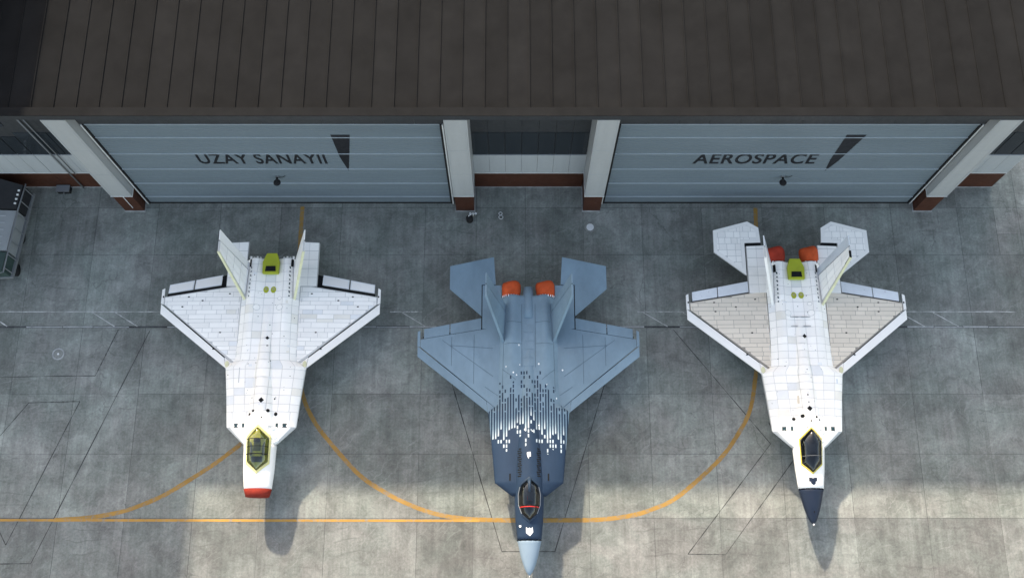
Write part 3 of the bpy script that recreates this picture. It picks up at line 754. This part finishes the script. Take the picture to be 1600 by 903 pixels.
            if cf.get('flap_inset'):
                ip = inset(P(fp), .07)
                s.part(MB().prism(ip, lambda x, y: zz(x, y)-.01, lambda x, y: zz(x, y)+.006), 'flap_skin', mats['flap2'], wg)
        # skin panels
        if mats.get('panel'):
            lim = inset(P([(1.86 if cf.get('wide') else 2.0, lef(2.0)+.02), (6.70, lef(6.70)+.02), (6.72, hinge(6.7)-.03), (1.86 if cf.get('wide') else 2.0, hinge(1.9)-.04)]), .02)
            y = -0.1; row = 0; rnd = random.Random(5)
            while y < 5.5:
                h = rnd.choice((.24, .27, .30, .34)); x = 1.8-rnd.uniform(0, .5)
                while x < 6.8:
                    wd = rnd.choice((.62, .8, 1.05, 1.3))
                    q = [(sd*(x+.012), y+.012), (sd*(x+wd-.012), y+.012), (sd*(x+wd-.012), y+h-.012), (sd*(x+.012), y+h-.012)]
                    q = clip(q, lim)
                    if q and area(q) > .015:
                        mm = MB().prism(q, lambda a, b: zt(a, b)-.01, lambda a, b: zt(a, b)+.007); r_ = s.rg.random(); s.part(mm, 'skin_panel', ('panel_cool' if r_ > .93 else 'panel_warm' if r_ > .90 else 'white_panel') if mats['panel'] == 'white_panel' else mats['panel'], wg)
                    x += wd
                y += h; row += 1
        return wg
    def stab(s, sd, poly, mats, grid):
        z = 2.32; P = [(sd*x, y) for x, y in poly]
        st = s.part(MB().prism(P, z-.06, z+.05), 'tailplane', mats['base'])
        if grid:
            n = len(P)
            A = P if sum(P[i][0]*P[(i+1) % n][1]-P[(i+1) % n][0]*P[i][1] for i in range(n)) > 0 else P[::-1]
            O, I = inset(A, .012), inset(A, .235)
            for i in range(n): s.part(MB().prism([O[i], O[(i+1) % n], I[(i+1) % n], I[i]], z+.04, z+.058), 'edge_band', 'white_base', st)
            for reg in ([(3.25, 6.92), (4.76, 8.11), (4.75, 9.31), (3.25, 9.72)], [(2.2, 8.9), (3.235, 8.87), (3.235, 9.73), (2.78, 9.86), (2.25, 9.53)]):
                lim = [(sd*a, b) for a, b in reg]; rnd = random.Random(9)
                y = 6.9
                while y < 9.9:
                    h = .42; x = 2.15
                    while x < 4.8:
                        wd = rnd.choice((.4, .5, .55))
                        q = clip([(sd*(x+.013), y+.013), (sd*(x+wd-.013), y+.013), (sd*(x+wd-.013), y+h-.013), (sd*(x+.013), y+h-.013)], lim)
                        if q and area(q) > .01: s.part(MB().prism(q, z+.04, z+.058), 'skin_panel', mats['panel'], st)
                        x += wd
                    y += h
        return st
    def slab3(s, pts, th, name, mat, parent=None):
        p = [Vector(q) for q in pts]; nn = (p[1]-p[0]).cross(p[2]-p[0]).normalized()*th/2; n = len(p)
        v = [q+nn for q in p]+[q-nn for q in p]
        f = [tuple(range(n)), tuple(range(2*n-1, n-1, -1))]+[(i, n+i, n+(i+1) % n, (i+1) % n) for i in range(n)]
        return fix_normals(mesh_obj(name, v, f, mat, parent or s.root))
    def fin(s, sd, mats):
        RF, RR, TR, TF = Vector((sd*1.55, 4.30, 2.62)), Vector((sd*1.42, 6.72, 2.66)), Vector((sd*2.6, 7.85, 5.75)), Vector((sd*2.6, 6.42, 5.75))
        HB, HT = RF.lerp(RR, .80), TF.lerp(TR, .50)
        fn = s.slab3([RF, HB, HT, TF], .10, 'fin', mats['base'])
        g = Vector((0, .05, 0))
        s.slab3([HB+g, RR, TR, HT+g], .07, 'rudder', mats['rudder'], fn)
        s.slab3([HB-Vector((0, .03, 0)), HB+g*1.4, HT+g*1.4, HT-Vector((0, .03, 0))], .035, 'hinge_gap', 'cavity', fn)
        le = Vector((0, .06, 0))
        s.slab3([RF-le*.5, RF+le, TF+le*.8, TF-le*.4], .156, 'leading_edge', mats['le'], fn)
        if mats.get('panel'):
            for a in range(4):
                for b in range(3):
                    def Q(u, v_): return (RF.lerp(HB, u)).lerp(TF.lerp(HT, u), v_)
                    u0, u1, v0, v1 = .12+b*.29+.008, .12+(b+1)*.29-.008, .05+a*.235+.006, .05+(a+1)*.235-.006
                    s.slab3([Q(u0, v0), Q(u1, v0), Q(u1, v1), Q(u0, v1)], .15, 'skin_panel', mats['panel'], fn)
        return fn
    # ---- undercarriage
    def gear(s, x, y, r, ztop):
        t_ = s.part(MB().tube([(x, y, r), (x*0.92, y+.05, ztop)], .07, 10), 'landing_gear', 'steel', None, True)
        s.part(MB().tube([(x, y-.02, r+.15), (x*.8, y+.75, ztop)], .035, 8), 'drag_brace', 'steel', t_, True)
        wh = s.part(MB().tube([(x-.13, y, r), (x-.10, y, r), (x+.10, y, r), (x+.13, y, r)], r, 20), 'wheel', 'tyre', t_, True)
        s.part(MB().tube([(x-.137, y, r), (x+.137, y, r)], r*.5, 14), 'rim', 'steel', t_, True)
        s.part(MB().box(x+(.25 if x >= 0 else -.28), x+(.28 if x >= 0 else -.25), y-.5, y+.6, .75, 1.3), 'gear_door', s.cfg['door_mat'], t_)
    # ---- canopy
    def canopy(s, out, hc, frame_mat, glass_mat, floor_mat, arches, film=False):
        n = len(out); cx = sum(p[0] for p in out)/n; cy = sum(p[1] for p in out)/n
        D = []
        for i in range(n):
            p, q = Vector(out[i]), Vector(out[(i+1) % n]); D += [tuple(p.lerp(q, k/5)) for k in range(5)]
        N = len(D); zf = s.ztop
        at = lambda r, k: (cx+(D[k][0]-cx)*r, cy+(D[k][1]-cy)*r)
        can = None
        v = []; f = []; rs = [1, .93, .8, .62, .4, .2]
        def zg(r, k):
            x, y = at(r, k); return zf(x, y)+.03+hc*max(0, 1-r**2.4)**.6
        for r in rs: v += [(*at(r, k), zg(r, k)) for k in range(N)]
        v.append((cx, cy, zf(cx, cy)+.03+hc)); 
        for a in range(len(rs)-1): f += [(a*N+k, a*N+(k+1) % N, (a+1)*N+(k+1) % N, (a+1)*N+k) for k in range(N)]
        a = (len(rs)-1)*N; f += [(a+k, a+(k+1) % N, len(v)-1) for k in range(N)]
        can = fix_normals(mesh_obj('canopy', v, f, glass_mat, s.root, True))
        # floor
        v = []; f = []
        for r in (.985, .7, .4): v += [(*at(r, k), zf(*at(r, k))+.018) for k in range(N)]
        v.append((cx, cy, zf(cx, cy)+.018))
        for a in range(2): f += [(a*N+k, a*N+(k+1) % N, (a+1)*N+(k+1) % N, (a+1)*N+k) for k in range(N)]
        f += [(2*N+k, 2*N+(k+1) % N, 3*N) for k in range(N)]
        fix_normals(mesh_obj('cockpit_floor', v, f, floor_mat, can, True))
        # frame
        fw = s.cfg.get('frame_w', .10); v = []; f = []
        for r, dz in ((.97, .055), (1.0+fw*.4, .07), (1.0+fw*1.35, .045), (1.0+fw*1.4, -.05)): v += [(*at(r, k), zf(*at(r, k))+dz) for k in range(N)]
        for a in range(3): f += [(a*N+k, a*N+(k+1) % N, (a+1)*N+(k+1) % N, (a+1)*N+k) for k in range(N)]
        fix_normals(mesh_obj('canopy_frame', v, f, frame_mat, can))
        # arches across the glass
        def wid(y):
            xs = []
            for i in range(N):
                p, q = D[i], D[(i+1) % N]
                if (p[1]-y)*(q[1]-y) <= 0 and p[1] != q[1]: xs.append(abs(p[0]+(q[0]-p[0])*(y-p[1])/(q[1]-p[1])))
            return min(xs) if xs else .4
        for y, mt, rr in arches:
            w = wid(y)*.96; pts = []
            for k in range(11):
                x = -w+2*w*k/10; dx, dyy = x-cx, y-cy
                # radial fraction of this point inside the outline
                lo, hi = 0.0, 1.2; best = 1.0
                ang = math.atan2(dyy, dx); kk = min(range(N), key=lambda j: abs(math.remainder(math.atan2(D[j][1]-cy, D[j][0]-cx)-ang, 2*math.pi)))
                rad = math.hypot(dx, dyy)/max(.05, math.hypot(D[kk][0]-cx, D[kk][1]-cy)); rad = min(1, rad)
                pts.append((x, y, zf(x, y)+.035+hc*max(0, 1-rad**2.4)**.6))
            s.part(MB().tube(pts, rr, 6), 'canopy_arch', mt, can)
        # seat, headrest and instrument hood
        sy = cy+.22; zz = zf(0, sy)
        s.part(MB().box(-.20, .20, sy-.30, sy+.22, zz-.02, zz+.14), 'seat_pan', 'seat_grey', can)
        s.part(MB().box(-.18, .18, sy+.20, sy+.42, zz-.02, zz+.30), 'headrest', 'cockpit_dark', can)
        s.part(MB().prism([(-.30, cy-.75), (.30, cy-.75), (.34, cy-.42), (-.34, cy-.42)], lambda x, y: zf(x, y)-.02, lambda x, y: zf(x, y)+.20-.3*abs(x)), 'instrument_hood', 'cockpit_dark', can)
        for sg in (-1, 1): s.part(MB().box(min(sg*.3, sg*.46), max(sg*.3, sg*.46), cy-.35, cy+.45, zf(.45, cy)-.05, zf(.45, cy)+.10), 'side_console', 'seat_grey', can)
        return can
    def body_panels(s, fus, vlines, ylines, mat, ymax):
        for a in range(len(ylines)-1):
            for b in range(len(vlines)-1):
                y0, y1 = ylines[a]+.012, ylines[a+1]-.012
                v0, v1 = vlines[b], vlines[b+1]
                def fn(i, j):
                    y = y0+(y1-y0)*j; w = interp(s.bd, y, 1)
                    xa = v0*w+.012; xb = v1*w-.012
                    return (xa+(xb-xa)*i, y)
                r_ = s.rg.random(); mt = 'panel_cool' if r_ > .95 else ('panel_warm' if r_ > .90 else mat)
                s.drape(fn, 8, 3, 'skin_panel', mt, fus, s.ztop, .012+.004*s.rg.random(), .025)
    def boom(s, sd, x0, x1, y0, y1, cut, mat, panel=None):
        P = [(sd*x0, y0), (sd*x1, y0), (sd*x1, y1-cut), (sd*x0, y1)]
        bm_ = s.part(MB().prism(P, 2.14, lambda x, y: 2.42), 'tail_boom', mat)
        if panel:
            lim = inset(P, .03); y = y0
            while y < y1:
                for (xa, xb) in ((x0, (x0+x1)/2), ((x0+x1)/2, x1)):
                    q = clip([(sd*(xa+.01), y+.012), (sd*(xb-.01), y+.012), (sd*(xb-.01), y+.58), (sd*(xa+.01), y+.58)], lim)
                    if q and area(q) > .02: s.part(MB().prism(q, 2.41, 2.429), 'skin_panel', panel, bm_)
                y += .6
        return bm_
    def cover(s, sd, mat, y0=7.35, y1=8.3, ties=True, r0=.56, r1=.60):
        n = 28; v = []; f = []; rg = random.Random(3+sd); K = 7
        for i in range(K):
            t_ = i/(K-1); y = y0+(y1-y0)*t_; rr = (r0+(r1-r0)*min(1, t_*2))*(1 if t_ < .85 else 1-(t_-.85)*.9)
            for k in range(n):
                a = 2*math.pi*k/n; q = rr*(1+.03*math.sin(3*a+4*t_+sd)+rg.uniform(-.012, .012))
                v.append((sd*1.08+q*math.cos(a), y+.05*math.sin(2*a)*t_, 2.36+q*math.sin(a)*.96))
        for i in range(K-1): f += [(i*n+k, i*n+(k+1) % n, (i+1)*n+(k+1) % n, (i+1)*n+k) for k in range(n)]
        f += [tuple(range(n)), tuple(range(K*n-1, (K-1)*n-1, -1))]
        cv = fix_normals(mesh_obj('engine_cover', v, f, mat, s.root, True))
        if ties:
            for k in range(9):
                a = math.pi*(.12+.76*k/8); rr = r0+.02
                x, z = sd*1.08+rr*math.cos(a), 2.36+rr*math.sin(a)*.96
                s.part(MB().box(x-.022, x+.022, y0-.08, y0+.05, z-.02, z+.025), 'tie_strap', 'mark_white', cv)
        return cv
    def intakes(s):
        cw = s.cfg['cw']
        for sd in (-1, 1):
            a = Vector((sd*(1.06), s.cor-.03, 0)); b = Vector((sd*(s.cfg['sw']-.03), s.sh-.06, 0))
            s.slab3([(a.x, a.y+.12, 2.2), (b.x, b.y+.12, 2.2), (b.x*.97, b.y+.80, 1.28), (a.x, a.y+.88, 1.28)], .04, 'intake', 'cavity')

BLADE = dict(base='white_base')
# ---- blue-grey jet in the middle
def blue_jet():
    J = Jet('fighter_jet', (1.03, 12.43, 0), 'blue grey fighter jet with dark navy forward fuselage, middle of the three',
            dict(nose=-9.64, rad=-7.6, cor=-5.08, sh=-4.30, sw=2.06, rw=.72, cw=.89, end=7.38, gap=.028, door_mat='blue_paint', frame_w=.06))
    fus = J.body('camo_blue')
    J.loft(J.rad, 5.6, 'spine', 'camo_blue', fus)
    rd = J.loft(J.nose, J.rad, 'radome', 'radome_blue', J.root, .006, .07)
    J.part(MB().tube([(0, J.nose+.05, 1.9), (0, J.nose-.28, 1.89)], .025, 8, .008), 'pitot_probe', 'steel', rd, True)
    J.intakes()
    W = dict(base='blue_paint', lef='blue_paint', tip='blue_paint', flap='blue_paint')
    for sd in (-1, 1):
        J.wing(sd, W)
        J.boom(sd, 1.70, 2.90, 5.28, 8.14, 0.0, 'blue_paint')
        J.part(MB().prism([(sd*2.905, 5.3), (sd*2.955, 5.3), (sd*2.955, 8.14), (sd*2.905, 8.14)], 2.2, 2.36), 'boom_gap', 'cavity')
        J.part(MB().prism([(sd*2.1, 8.15), (sd*2.95, 8.15), (sd*2.95, 8.19), (sd*2.1, 8.19)], 2.2, 2.36), 'boom_gap', 'cavity')
        J.stab(sd, [(2.96, 6.14), (4.99, 7.93), (4.99, 9.45), (2.19, 10.07), (2.06, 8.2), (2.96, 8.2)], dict(base='blue_paint'), False)
        J.fin(sd, dict(base='blue_paint', rudder='blue_paint', le='blue_paint'))
        J.cover(sd, 'fabric_orange')
        J.gear(sd*1.55, 2.3, .40, 1.35)
        # wing spine crease, louvre bank, dark vent
        for k in range(14):
            y = -2.35-k*.125; w = .15+.05*((k*7) % 3)
            J.rect(sd*(.55+.02*((k*5) % 3)), y, w, .075, 'louvre', 'cavity', fus, None, .016, .15*((k % 3)-1))
        J.rect(sd*1.15, -4.0, .085, .42, 'vent_slot', 'cavity', fus, None, .016)
        # dark outline of the leading edge flap and flap ends
    J.gear(0, -5.3, .32, 1.3)
    # tail sting between the engines
    m = MB(); v = []; f = []; n = 14
    for y, w, zt, zb in ((5.9, .30, 2.82, 2.5), (6.5, .36, 2.86, 2.2), (7.4, .35, 2.76, 2.1), (8.0, .30, 2.62, 2.15)):
        v += [(w*math.cos(2*math.pi*k/n), y, (zt+zb)/2+(zt-zb)/2*math.sin(2*math.pi*k/n)) for k in range(n)]
    for i in range(3): f += [(i*n+k, i*n+(k+1) % n, (i+1)*n+(k+1) % n, (i+1)*n+k) for k in range(n)]
    f += [tuple(range(n)), tuple(range(4*n-1, 3*n-1, -1))]
    fix_normals(mesh_obj('tail_sting', v, f, 'blue_paint', J.root, True))
    # spine hatches
    for k in range(5):
        y0 = 2.75+k*.55
        fn = lambda i, j, y0=y0: (-.33+.66*i, y0+.02+.5*j)
        J.drape(fn, 4, 2, 'hatch', 'blue_paint', fus, J.ztop, .018, .03)
    for x, y in ((.62, 2.9), (-.55, 2.85), (-1.4, 2.75), (2.1, 2.6), (1.1, 1.6), (-.95, 2.35), (-.75, 2.2), (1.7, .8), (-.6, 4.1), (.6, -.9), (.2, -1.3), (-.25, -1.2)):
        J.ngon(x, y, random.uniform(.03, .06), random.uniform(.03, .07), 6, 'paint_chip', 'mark_white', fus, lambda a, b: max(J.ztop(a, b), J.zwing(a, b) if abs(a) > 1.8 else 0), .012)
    zs = lambda a, b: max(J.ztop(a, b) if abs(a) < 1.9 else 0, J.zwing(a, b) if abs(a) > 1.7 else 0)
    def seam(x0, y0, x1, y1, n=8, w=.022):
        d = Vector((x1-x0, y1-y0)).normalized()*w; px, py = -d.y/2, d.x/2; v = []; f = []
        for i in range(n+1):
            x, y = x0+(x1-x0)*i/n, y0+(y1-y0)*i/n; z = zs(x, y)+.014; v += [(x+px, y+py, z), (x-px, y-py, z)]
        f = [(2*i+1, 2*i+3, 2*i+2, 2*i) for i in range(n)]
        fix_normals(mesh_obj('panel_seam', v, f, 'blue_seam_soft', fus))
    for sg in (-1, 1):
        for q in ((.42, 2.7, .42, 6.8), (1.62, 1.2, 1.55, 4.4), (.42, 4.2, 1.5, 4.2), (.42, 5.6, 1.35, 5.6), (.8, 1.9, 1.62, 2.6), (2.2, 2.2, 5.4, 4.55), (2.2, 4.0, 4.9, 4.2), (3.4, 1.75, 3.4, 4.9), (4.8, 2.9, 4.8, 4.75), (1.9, 1.0, 2.7, 1.55)):
            seam(sg*q[0], q[1], sg*q[2], q[3])
    # white markings on the nose and spine
    J.patch([(-.20, -6.90), (-.10, -7.02), (.0, -6.93), (.12, -7.04), (.18, -6.9), (.22, -7.2), (.03, -7.42), (-.20, -7.24)][::-1], 'emblem', 'mark_white', fus, None, .02)
    J.ngon(-.55, -6.85, .07, .07, 8, 'marking', 'mark_white', fus)
    J.patch([(-.14, -2.60), (.08, -2.56), (.10, -2.84), (0, -2.82), (-.04, -2.98), (-.12, -2.80)], 'marking', 'mark_white', fus, None, .02)
    J.canopy([(0, -4.12), (-.50, -4.50), (-.64, -5.0), (-.62, -5.65), (-.42, -6.2), (0, -6.55), (.42, -6.2), (.62, -5.65), (.64, -5.0), (.50, -4.50)], .42, 'navy_paint', 'canopy_smoke', 'cockpit_dark',
             [(-5.78, 'red_strap', .035), (-5.70, 'cavity', .03)])
    can = [c for c in J.root.children if c.name.startswith('canopy')][0]
    for sg in (-1, 1): J.part(MB().tube([(sg*.56, -4.62, J.ztop(.56, -4.62)+.12), (sg*.66, -5.05, J.ztop(.66, -5.05)+.12), (sg*.64, -5.65, J.ztop(.64, -5.65)+.12), (sg*.46, -6.15, J.ztop(.46, -6.15)+.12)], .02, 6), 'canopy_rail', 'steel', can)
    m = MB(); m.tube([(0, -4.15, J.ztop(0, -4.15)+.12), (0, -4.5, J.ztop(0, -4.5)+.33), (0, -4.95, J.ztop(0, -4.95)+.45)], .12, 8, .07); m.build('canopy_spine', 'navy_paint', can, True)
    J.part(MB().tube([(-.12, -5.15, 3.16), (-.1, -5.42, 3.16), (.12, -5.44, 3.16)], .025, 6), 'seat_strap', 'red_strap', can)
    return J
blue_jet()

def white_jet(loc, label, left):
    cfg = dict(nose=-9.55 if left else -9.12, rad=-7.45 if left else -7.02, cor=-4.78 if left else -4.60, sh=-3.72 if left else -3.60, sw=2.13, rw=.82 if left else .75, cw=.98 if left else .95,
               end=7.05 if left else 7.2, gap=.09 if left else .05, droop=.22 if left else .0, flap_x=3.22 if left else 2.97, flap_shift=.14 if left else 0.02, flap_inset=True, wide=True, door_mat='white_base', frame_w=.09 if left else .05)
    J = Jet('fighter_jet', loc, label, cfg)
    fus = J.body('seam_grey')
    J.loft(J.rad, J.cor+.02, 'forebody', 'white_base', fus, .012)
    J.loft(J.cor, 5.6, 'spine', 'seam_grey', fus, -.02)
    J.intakes()
    # forward shoulder skin, then the grid of panels
    yl = [J.cor+.03, J.sh]
    J.body_panels(fus, [-1, -.80, -.40, 0, .40, .80, 1], [J.sh-.02, J.sh+.9], 'white_panel', 7)
    def fr(i, j):
        y = J.cor+.02+(J.sh-J.cor-.05)*j; w = interp(J.bd, y, 1); return (-w+2*w*i, y)
    J.drape(fr, 16, 4, 'shoulder_skin', 'white_panel', fus, J.ztop, .011, .02)
    ys = [J.sh+.9]; rg = random.Random(4 if left else 8)
    while ys[-1] < J.end-.75: ys.append(ys[-1]+rg.choice((.46, .55, .62)))
    ys.append(J.end-.03)
    J.body_panels(fus, [-1, -.76, -.46, -.17, .17, .46, .76, 1], ys, 'white_panel', 7)
    W = dict(base='seam_grey' if left else 'seam_beige', lef='white_base', tip='white_base', flap='mark_white' if left else 'silver', flap2='white_panel' if left else 'silver', panel='white_panel' if left else 'beige_panel')
    zw = lambda a, b: max(J.ztop(a, b) if abs(a) < 1.9 else 0, J.zwing(a, b))
    for sd in (-1, 1):
        wg = J.wing(sd, W)
        if left: J.boom(sd, 1.66, 2.88, 5.3, 8.32, .06, 'seam_grey', 'white_panel')
        else:
            J.boom(sd, 1.66, 2.92, 5.2, 8.45, .06, 'seam_grey', 'white_panel')
            J.part(MB().prism([(sd*1.95, 8.46), (sd*2.95, 8.42), (sd*2.95, 8.60), (sd*1.95, 8.64)], 2.2, 2.36), 'boom_gap', 'cavity')
            J.stab(sd, [(3.0, 6.42), (5.0, 8.0), (4.98, 9.5), (2.72, 10.12), (2.02, 9.68), (1.95, 8.66), (3.0, 8.62)], dict(base='seam_grey', panel='white_panel'), True)
        J.fin(sd, dict(base='seam_grey', rudder='white_panel' if left else 'silver', le='primer_yellow' if (left or sd > 0) else 'white_base', panel='white_panel'))
        J.gear(sd*1.55, 2.3, .40, 1.35)
        # dark end bays beside the flaps, root fillet in bare primer
        if left: J.part(MB().prism([(sd*2.86, 5.2), (sd*3.24, 5.15), (sd*3.24, 6.05), (sd*2.86, 6.15)], 2.05, 2.2), 'flap_bay', 'cavity', wg)
        J.ngon(sd*2.42, .22, .13, .22, 8, 'root_fillet', 'primer_yellow', fus, zw, .02)
        # square ports and small holes ahead of the wing
        for px, w in ((1.02, .16), (1.48, .26)):
            J.rect(sd*px, J.sh+.06+(.0 if left else .05), w, .26, 'port_frame', 'seat_grey', fus, None, .017); J.rect(sd*px, J.sh+.06+(.0 if left else .05), w*.7, .18, 'port_glass', 'port_teal', fus, None, .022)
        for k in range(8):       # fastener row at the foot of the fin
            J.rect(sd*(1.27-.006*k), 4.5+k*.27, .07, .10+.05*(k % 2), 'bracket', 'port_teal', fus, None, .02, .2*(k % 3))
        J.rect(sd*1.33, 6.72, .14, .5, 'bay_opening', 'cavity', fus, None, .03)
        for hx, hy in ((5.55, 3.95) if left else (5.15, 4.0), (4.3, 4.35) if left else (3.85, 4.3), (3.0, 2.25) if left else (2.95, 2.6), (2.6, 4.8), (3.35, 1.2), (5.2, 4.6)):
            J.ngon(sd*hx, hy, .075, .045, 6, 'access_hole', 'cavity', wg, zw, .016)
        J.ngon(sd*6.83, 4.62, .045, .07, 6, 'access_hole', 'cavity', wg, zw, .016)
        J.ngon(sd*.72, 3.75, .22, .20, 14, 'round_hatch', 'seam_grey', fus, None, .018); J.ngon(sd*.72, 3.75, .19, .17, 14, 'hatch_lid', 'white_panel', fus, None, .024)
    J.ngon(.68, 4.35, .15, .13, 12, 'round_hatch', 'seam_grey', fus, None, .018); J.ngon(.68, 4.35, .12, .10, 12, 'hatch_lid', 'white_panel', fus, None, .024)
    J.gear(0, -5.2, .32, 1.3)
    dmd = lambda x, y, r, nm='access_hole', mt='cavity': J.ngon(x, y, r, r, 4, nm, mt, fus, None, .034)
    if left:
        dmd(.08, -2.2, .17); dmd(.12, 1.75, .12); J.ngon(.16, 1.25, .06, .06, 6, 'access_hole', 'cavity', fus)
        for x, y, r in ((.50, -2.82, .10), (.92, -2.98, .11), (-.38, -2.85, .08), (-.62, -3.02, .08), (.8, -2.05, .05), (-.55, -2.02, .03), (.16, -3.25, .05), (.4, .3, .03), (-.5, .2, .03), (.2, 2.6, .03)): J.ngon(x, y, r, r*1.1, 7, 'access_hole', 'cavity', fus, None, .026)
        J.rect(-1.5, -.55, .05, .95, 'dark_scuff', 'seam_grey', fus, None, .022)
    else:
        dmd(.18, 2.25, .15); dmd(.02, -2.35, .17)
        for x, y, r in ((-.42, -2.8, .12), (-.88, -2.92, .11), (.42, -2.85, .08), (.62, -3.0, .06), (.05, -3.1, .06), (-.02, -1.5, .05), (0, -1.95, .04), (.25, -3.25, .03), (-.2, -3.5, .04), (.32, -.4, .03), (.1, .1, .03)): J.ngon(x, y, r, r*.95, 8, 'access_hole', 'cavity', fus, None, .026)
        J.rect(-1.45, -2.55, .72, .52, 'bare_panel', 'panel_warm', fus, None, .024); J.rect(-.55, -1.75, .1, .5, 'bare_panel', 'beige_panel', fus, None, .024)
        for y in (3.5, 2.9): J.rect(.02, y, 1.25, .06, 'tape_strip', 'seam_grey', fus, None, .02)
    for k in range(46):      # plugs and fastener heads, unevenly spread
        a, y = rg.uniform(-1, 1), rg.uniform(J.sh+.3, 6.6); x = a*(interp(J.bd, y, 1)-.15); r_ = rg.choice((.018, .022, .03))
        J.ngon(x, y, r_, r_, 6, 'fastener', rg.choice(('seat_grey', 'seat_grey', 'cavity', 'silver')), fus, None, .02)
    for k in range(9):       # small access lids and strips of tape
        a, y = rg.uniform(-.85, .85), rg.uniform(J.sh+.5, 6.2); x = a*interp(J.bd, y, 1)
        J.rect(x, y, rg.uniform(.12, .34), rg.uniform(.05, .22), 'tape_patch', rg.choice(('panel_warm', 'panel_cool', 'silver')), fus, None, .019, rg.choice((0, 0, .05, 1.57)))
    for sd in (-1, 1):       # loose sealant runs along the wing root
        for k in range(6):
            y = .9+k*.68+rg.uniform(-.1, .1); J.rect(sd*(1.9+rg.uniform(-.05, .1)), y, .03, rg.uniform(.2, .5), 'sealant_run', rg.choice(('panel_warm', 'seam_grey')), fus, zw, .018, rg.uniform(-.06, .06))
    # olive box in the tail and the covers ahead of it
    ob = J.part(MB().prism([(-.50, 5.98), (.50, 5.98), (.53, 6.75), (.32, 7.35), (-.32, 7.35), (-.53, 6.75)], 2.5, lambda x, y: 3.05-.12*max(0, y-6.3)), 'tail_box', 'olive')
    J.part(MB().prism([(-.34, 6.10), (.34, 6.10), (.30, 6.45), (-.30, 6.45)], 2.9, lambda x, y: 3.062), 'opening', 'cavity', ob)
    for sd in (-1, 1):
        zr = lambda a, b: J.ztop(a, b)
        J.ngon(sd*.23, 4.95, .17, .22, 14, 'inspection_cover', 'olive', fus, None, .03); J.ngon(sd*.23, 5.0, .10, .10, 10, 'inspection_port', 'cockpit_green', fus, None, .036)
        # engine end of the nacelle
        J.part(MB().tube([(sd*1.08, J.end-.3, 2.30), (sd*1.08, J.end+.02, 2.30)], .52, 20), 'nozzle_opening', 'cavity')
        for k in range(4 if left else 5): J.part(MB().box(sd*(.75+.2*k)-.05, sd*(.75+.2*k)+.05, J.end-.05, J.end+.10+.05*(k % 2), 2.62, 2.78), 'rear_bracket', 'white_base', fus)
    if left:
        cvr = J.loft(J.rad-.42, J.rad+.04, 'nose_cover', 'fabric_red_shaded', J.root, .025)
        out = [(0, -3.82), (-.68, -4.45), (-.64, -5.88), (0, -6.42), (.64, -5.88), (.68, -4.45)]
        J.canopy(out, .40, 'frame_pale', 'canopy_film', 'cockpit_green', [(-4.55, 'cockpit_dark', .02), (-5.45, 'cavity', .035), (-5.0, 'cavity', .02)])
    else:
        rd = J.loft(J.nose, J.rad, 'radome', 'radome_navy', J.root, .012, .07)
        J.ngon(0, J.nose+.02, .05, .05, 8, 'nose_light', 'mark_white', rd, lambda a, b: 1.95, .02)
        J.ngon(.02, J.nose+.72, .035, .07, 6, 'drain_mark', 'cavity', rd, lambda a, b: J.zfore(a, b), .02)
        for sd in (-1, 1): J.cover(sd, 'fabric_red' if sd < 0 else 'fabric_orange', 7.25, 8.22, False)
        J.patch([(-.24, -6.42), (.24, -6.42), (.24, -6.62), (.16, -6.64), (.14, -6.78), (.02, -6.86), (-.12, -6.76), (-.14, -6.66), (-.24, -6.64)], 'emblem', 'radome_navy', fus, None, .03)
        out = [(0, -3.55), (-.66, -4.2), (-.60, -5.62), (0, -6.15), (.60, -5.62), (.66, -4.2)]
        J.canopy(out, .40, 'frame_yellow', 'canopy_smoke', 'cockpit_dark', [(-5.2, 'seat_grey', .02)])
        # open tip bay on one fin
        RF, TF = Vector((1.55, 4.30, 2.62)), Vector((2.6, 6.42, 5.75)); HB = RF.lerp(Vector((1.42, 6.72, 2.66)), .8); HT = TF.lerp(Vector((2.6, 7.85, 5.75)), .5)
        Q = lambda u, v_: RF.lerp(HB, u).lerp(TF.lerp(HT, u), v_)
        J.slab3([Q(.0, .84), Q(.62, .84), Q(.62, 1.005), Q(.0, 1.005)], .13, 'open_tip_bay', 'cavity')
    return J
white_jet((-15.3, 15.21, 0), 'white fighter jet with no tailplanes, red cover on its blunt nose', True)
white_jet((18.0, 14.84, 0), 'white fighter jet with beige wing panels and a pointed dark navy nose', False)
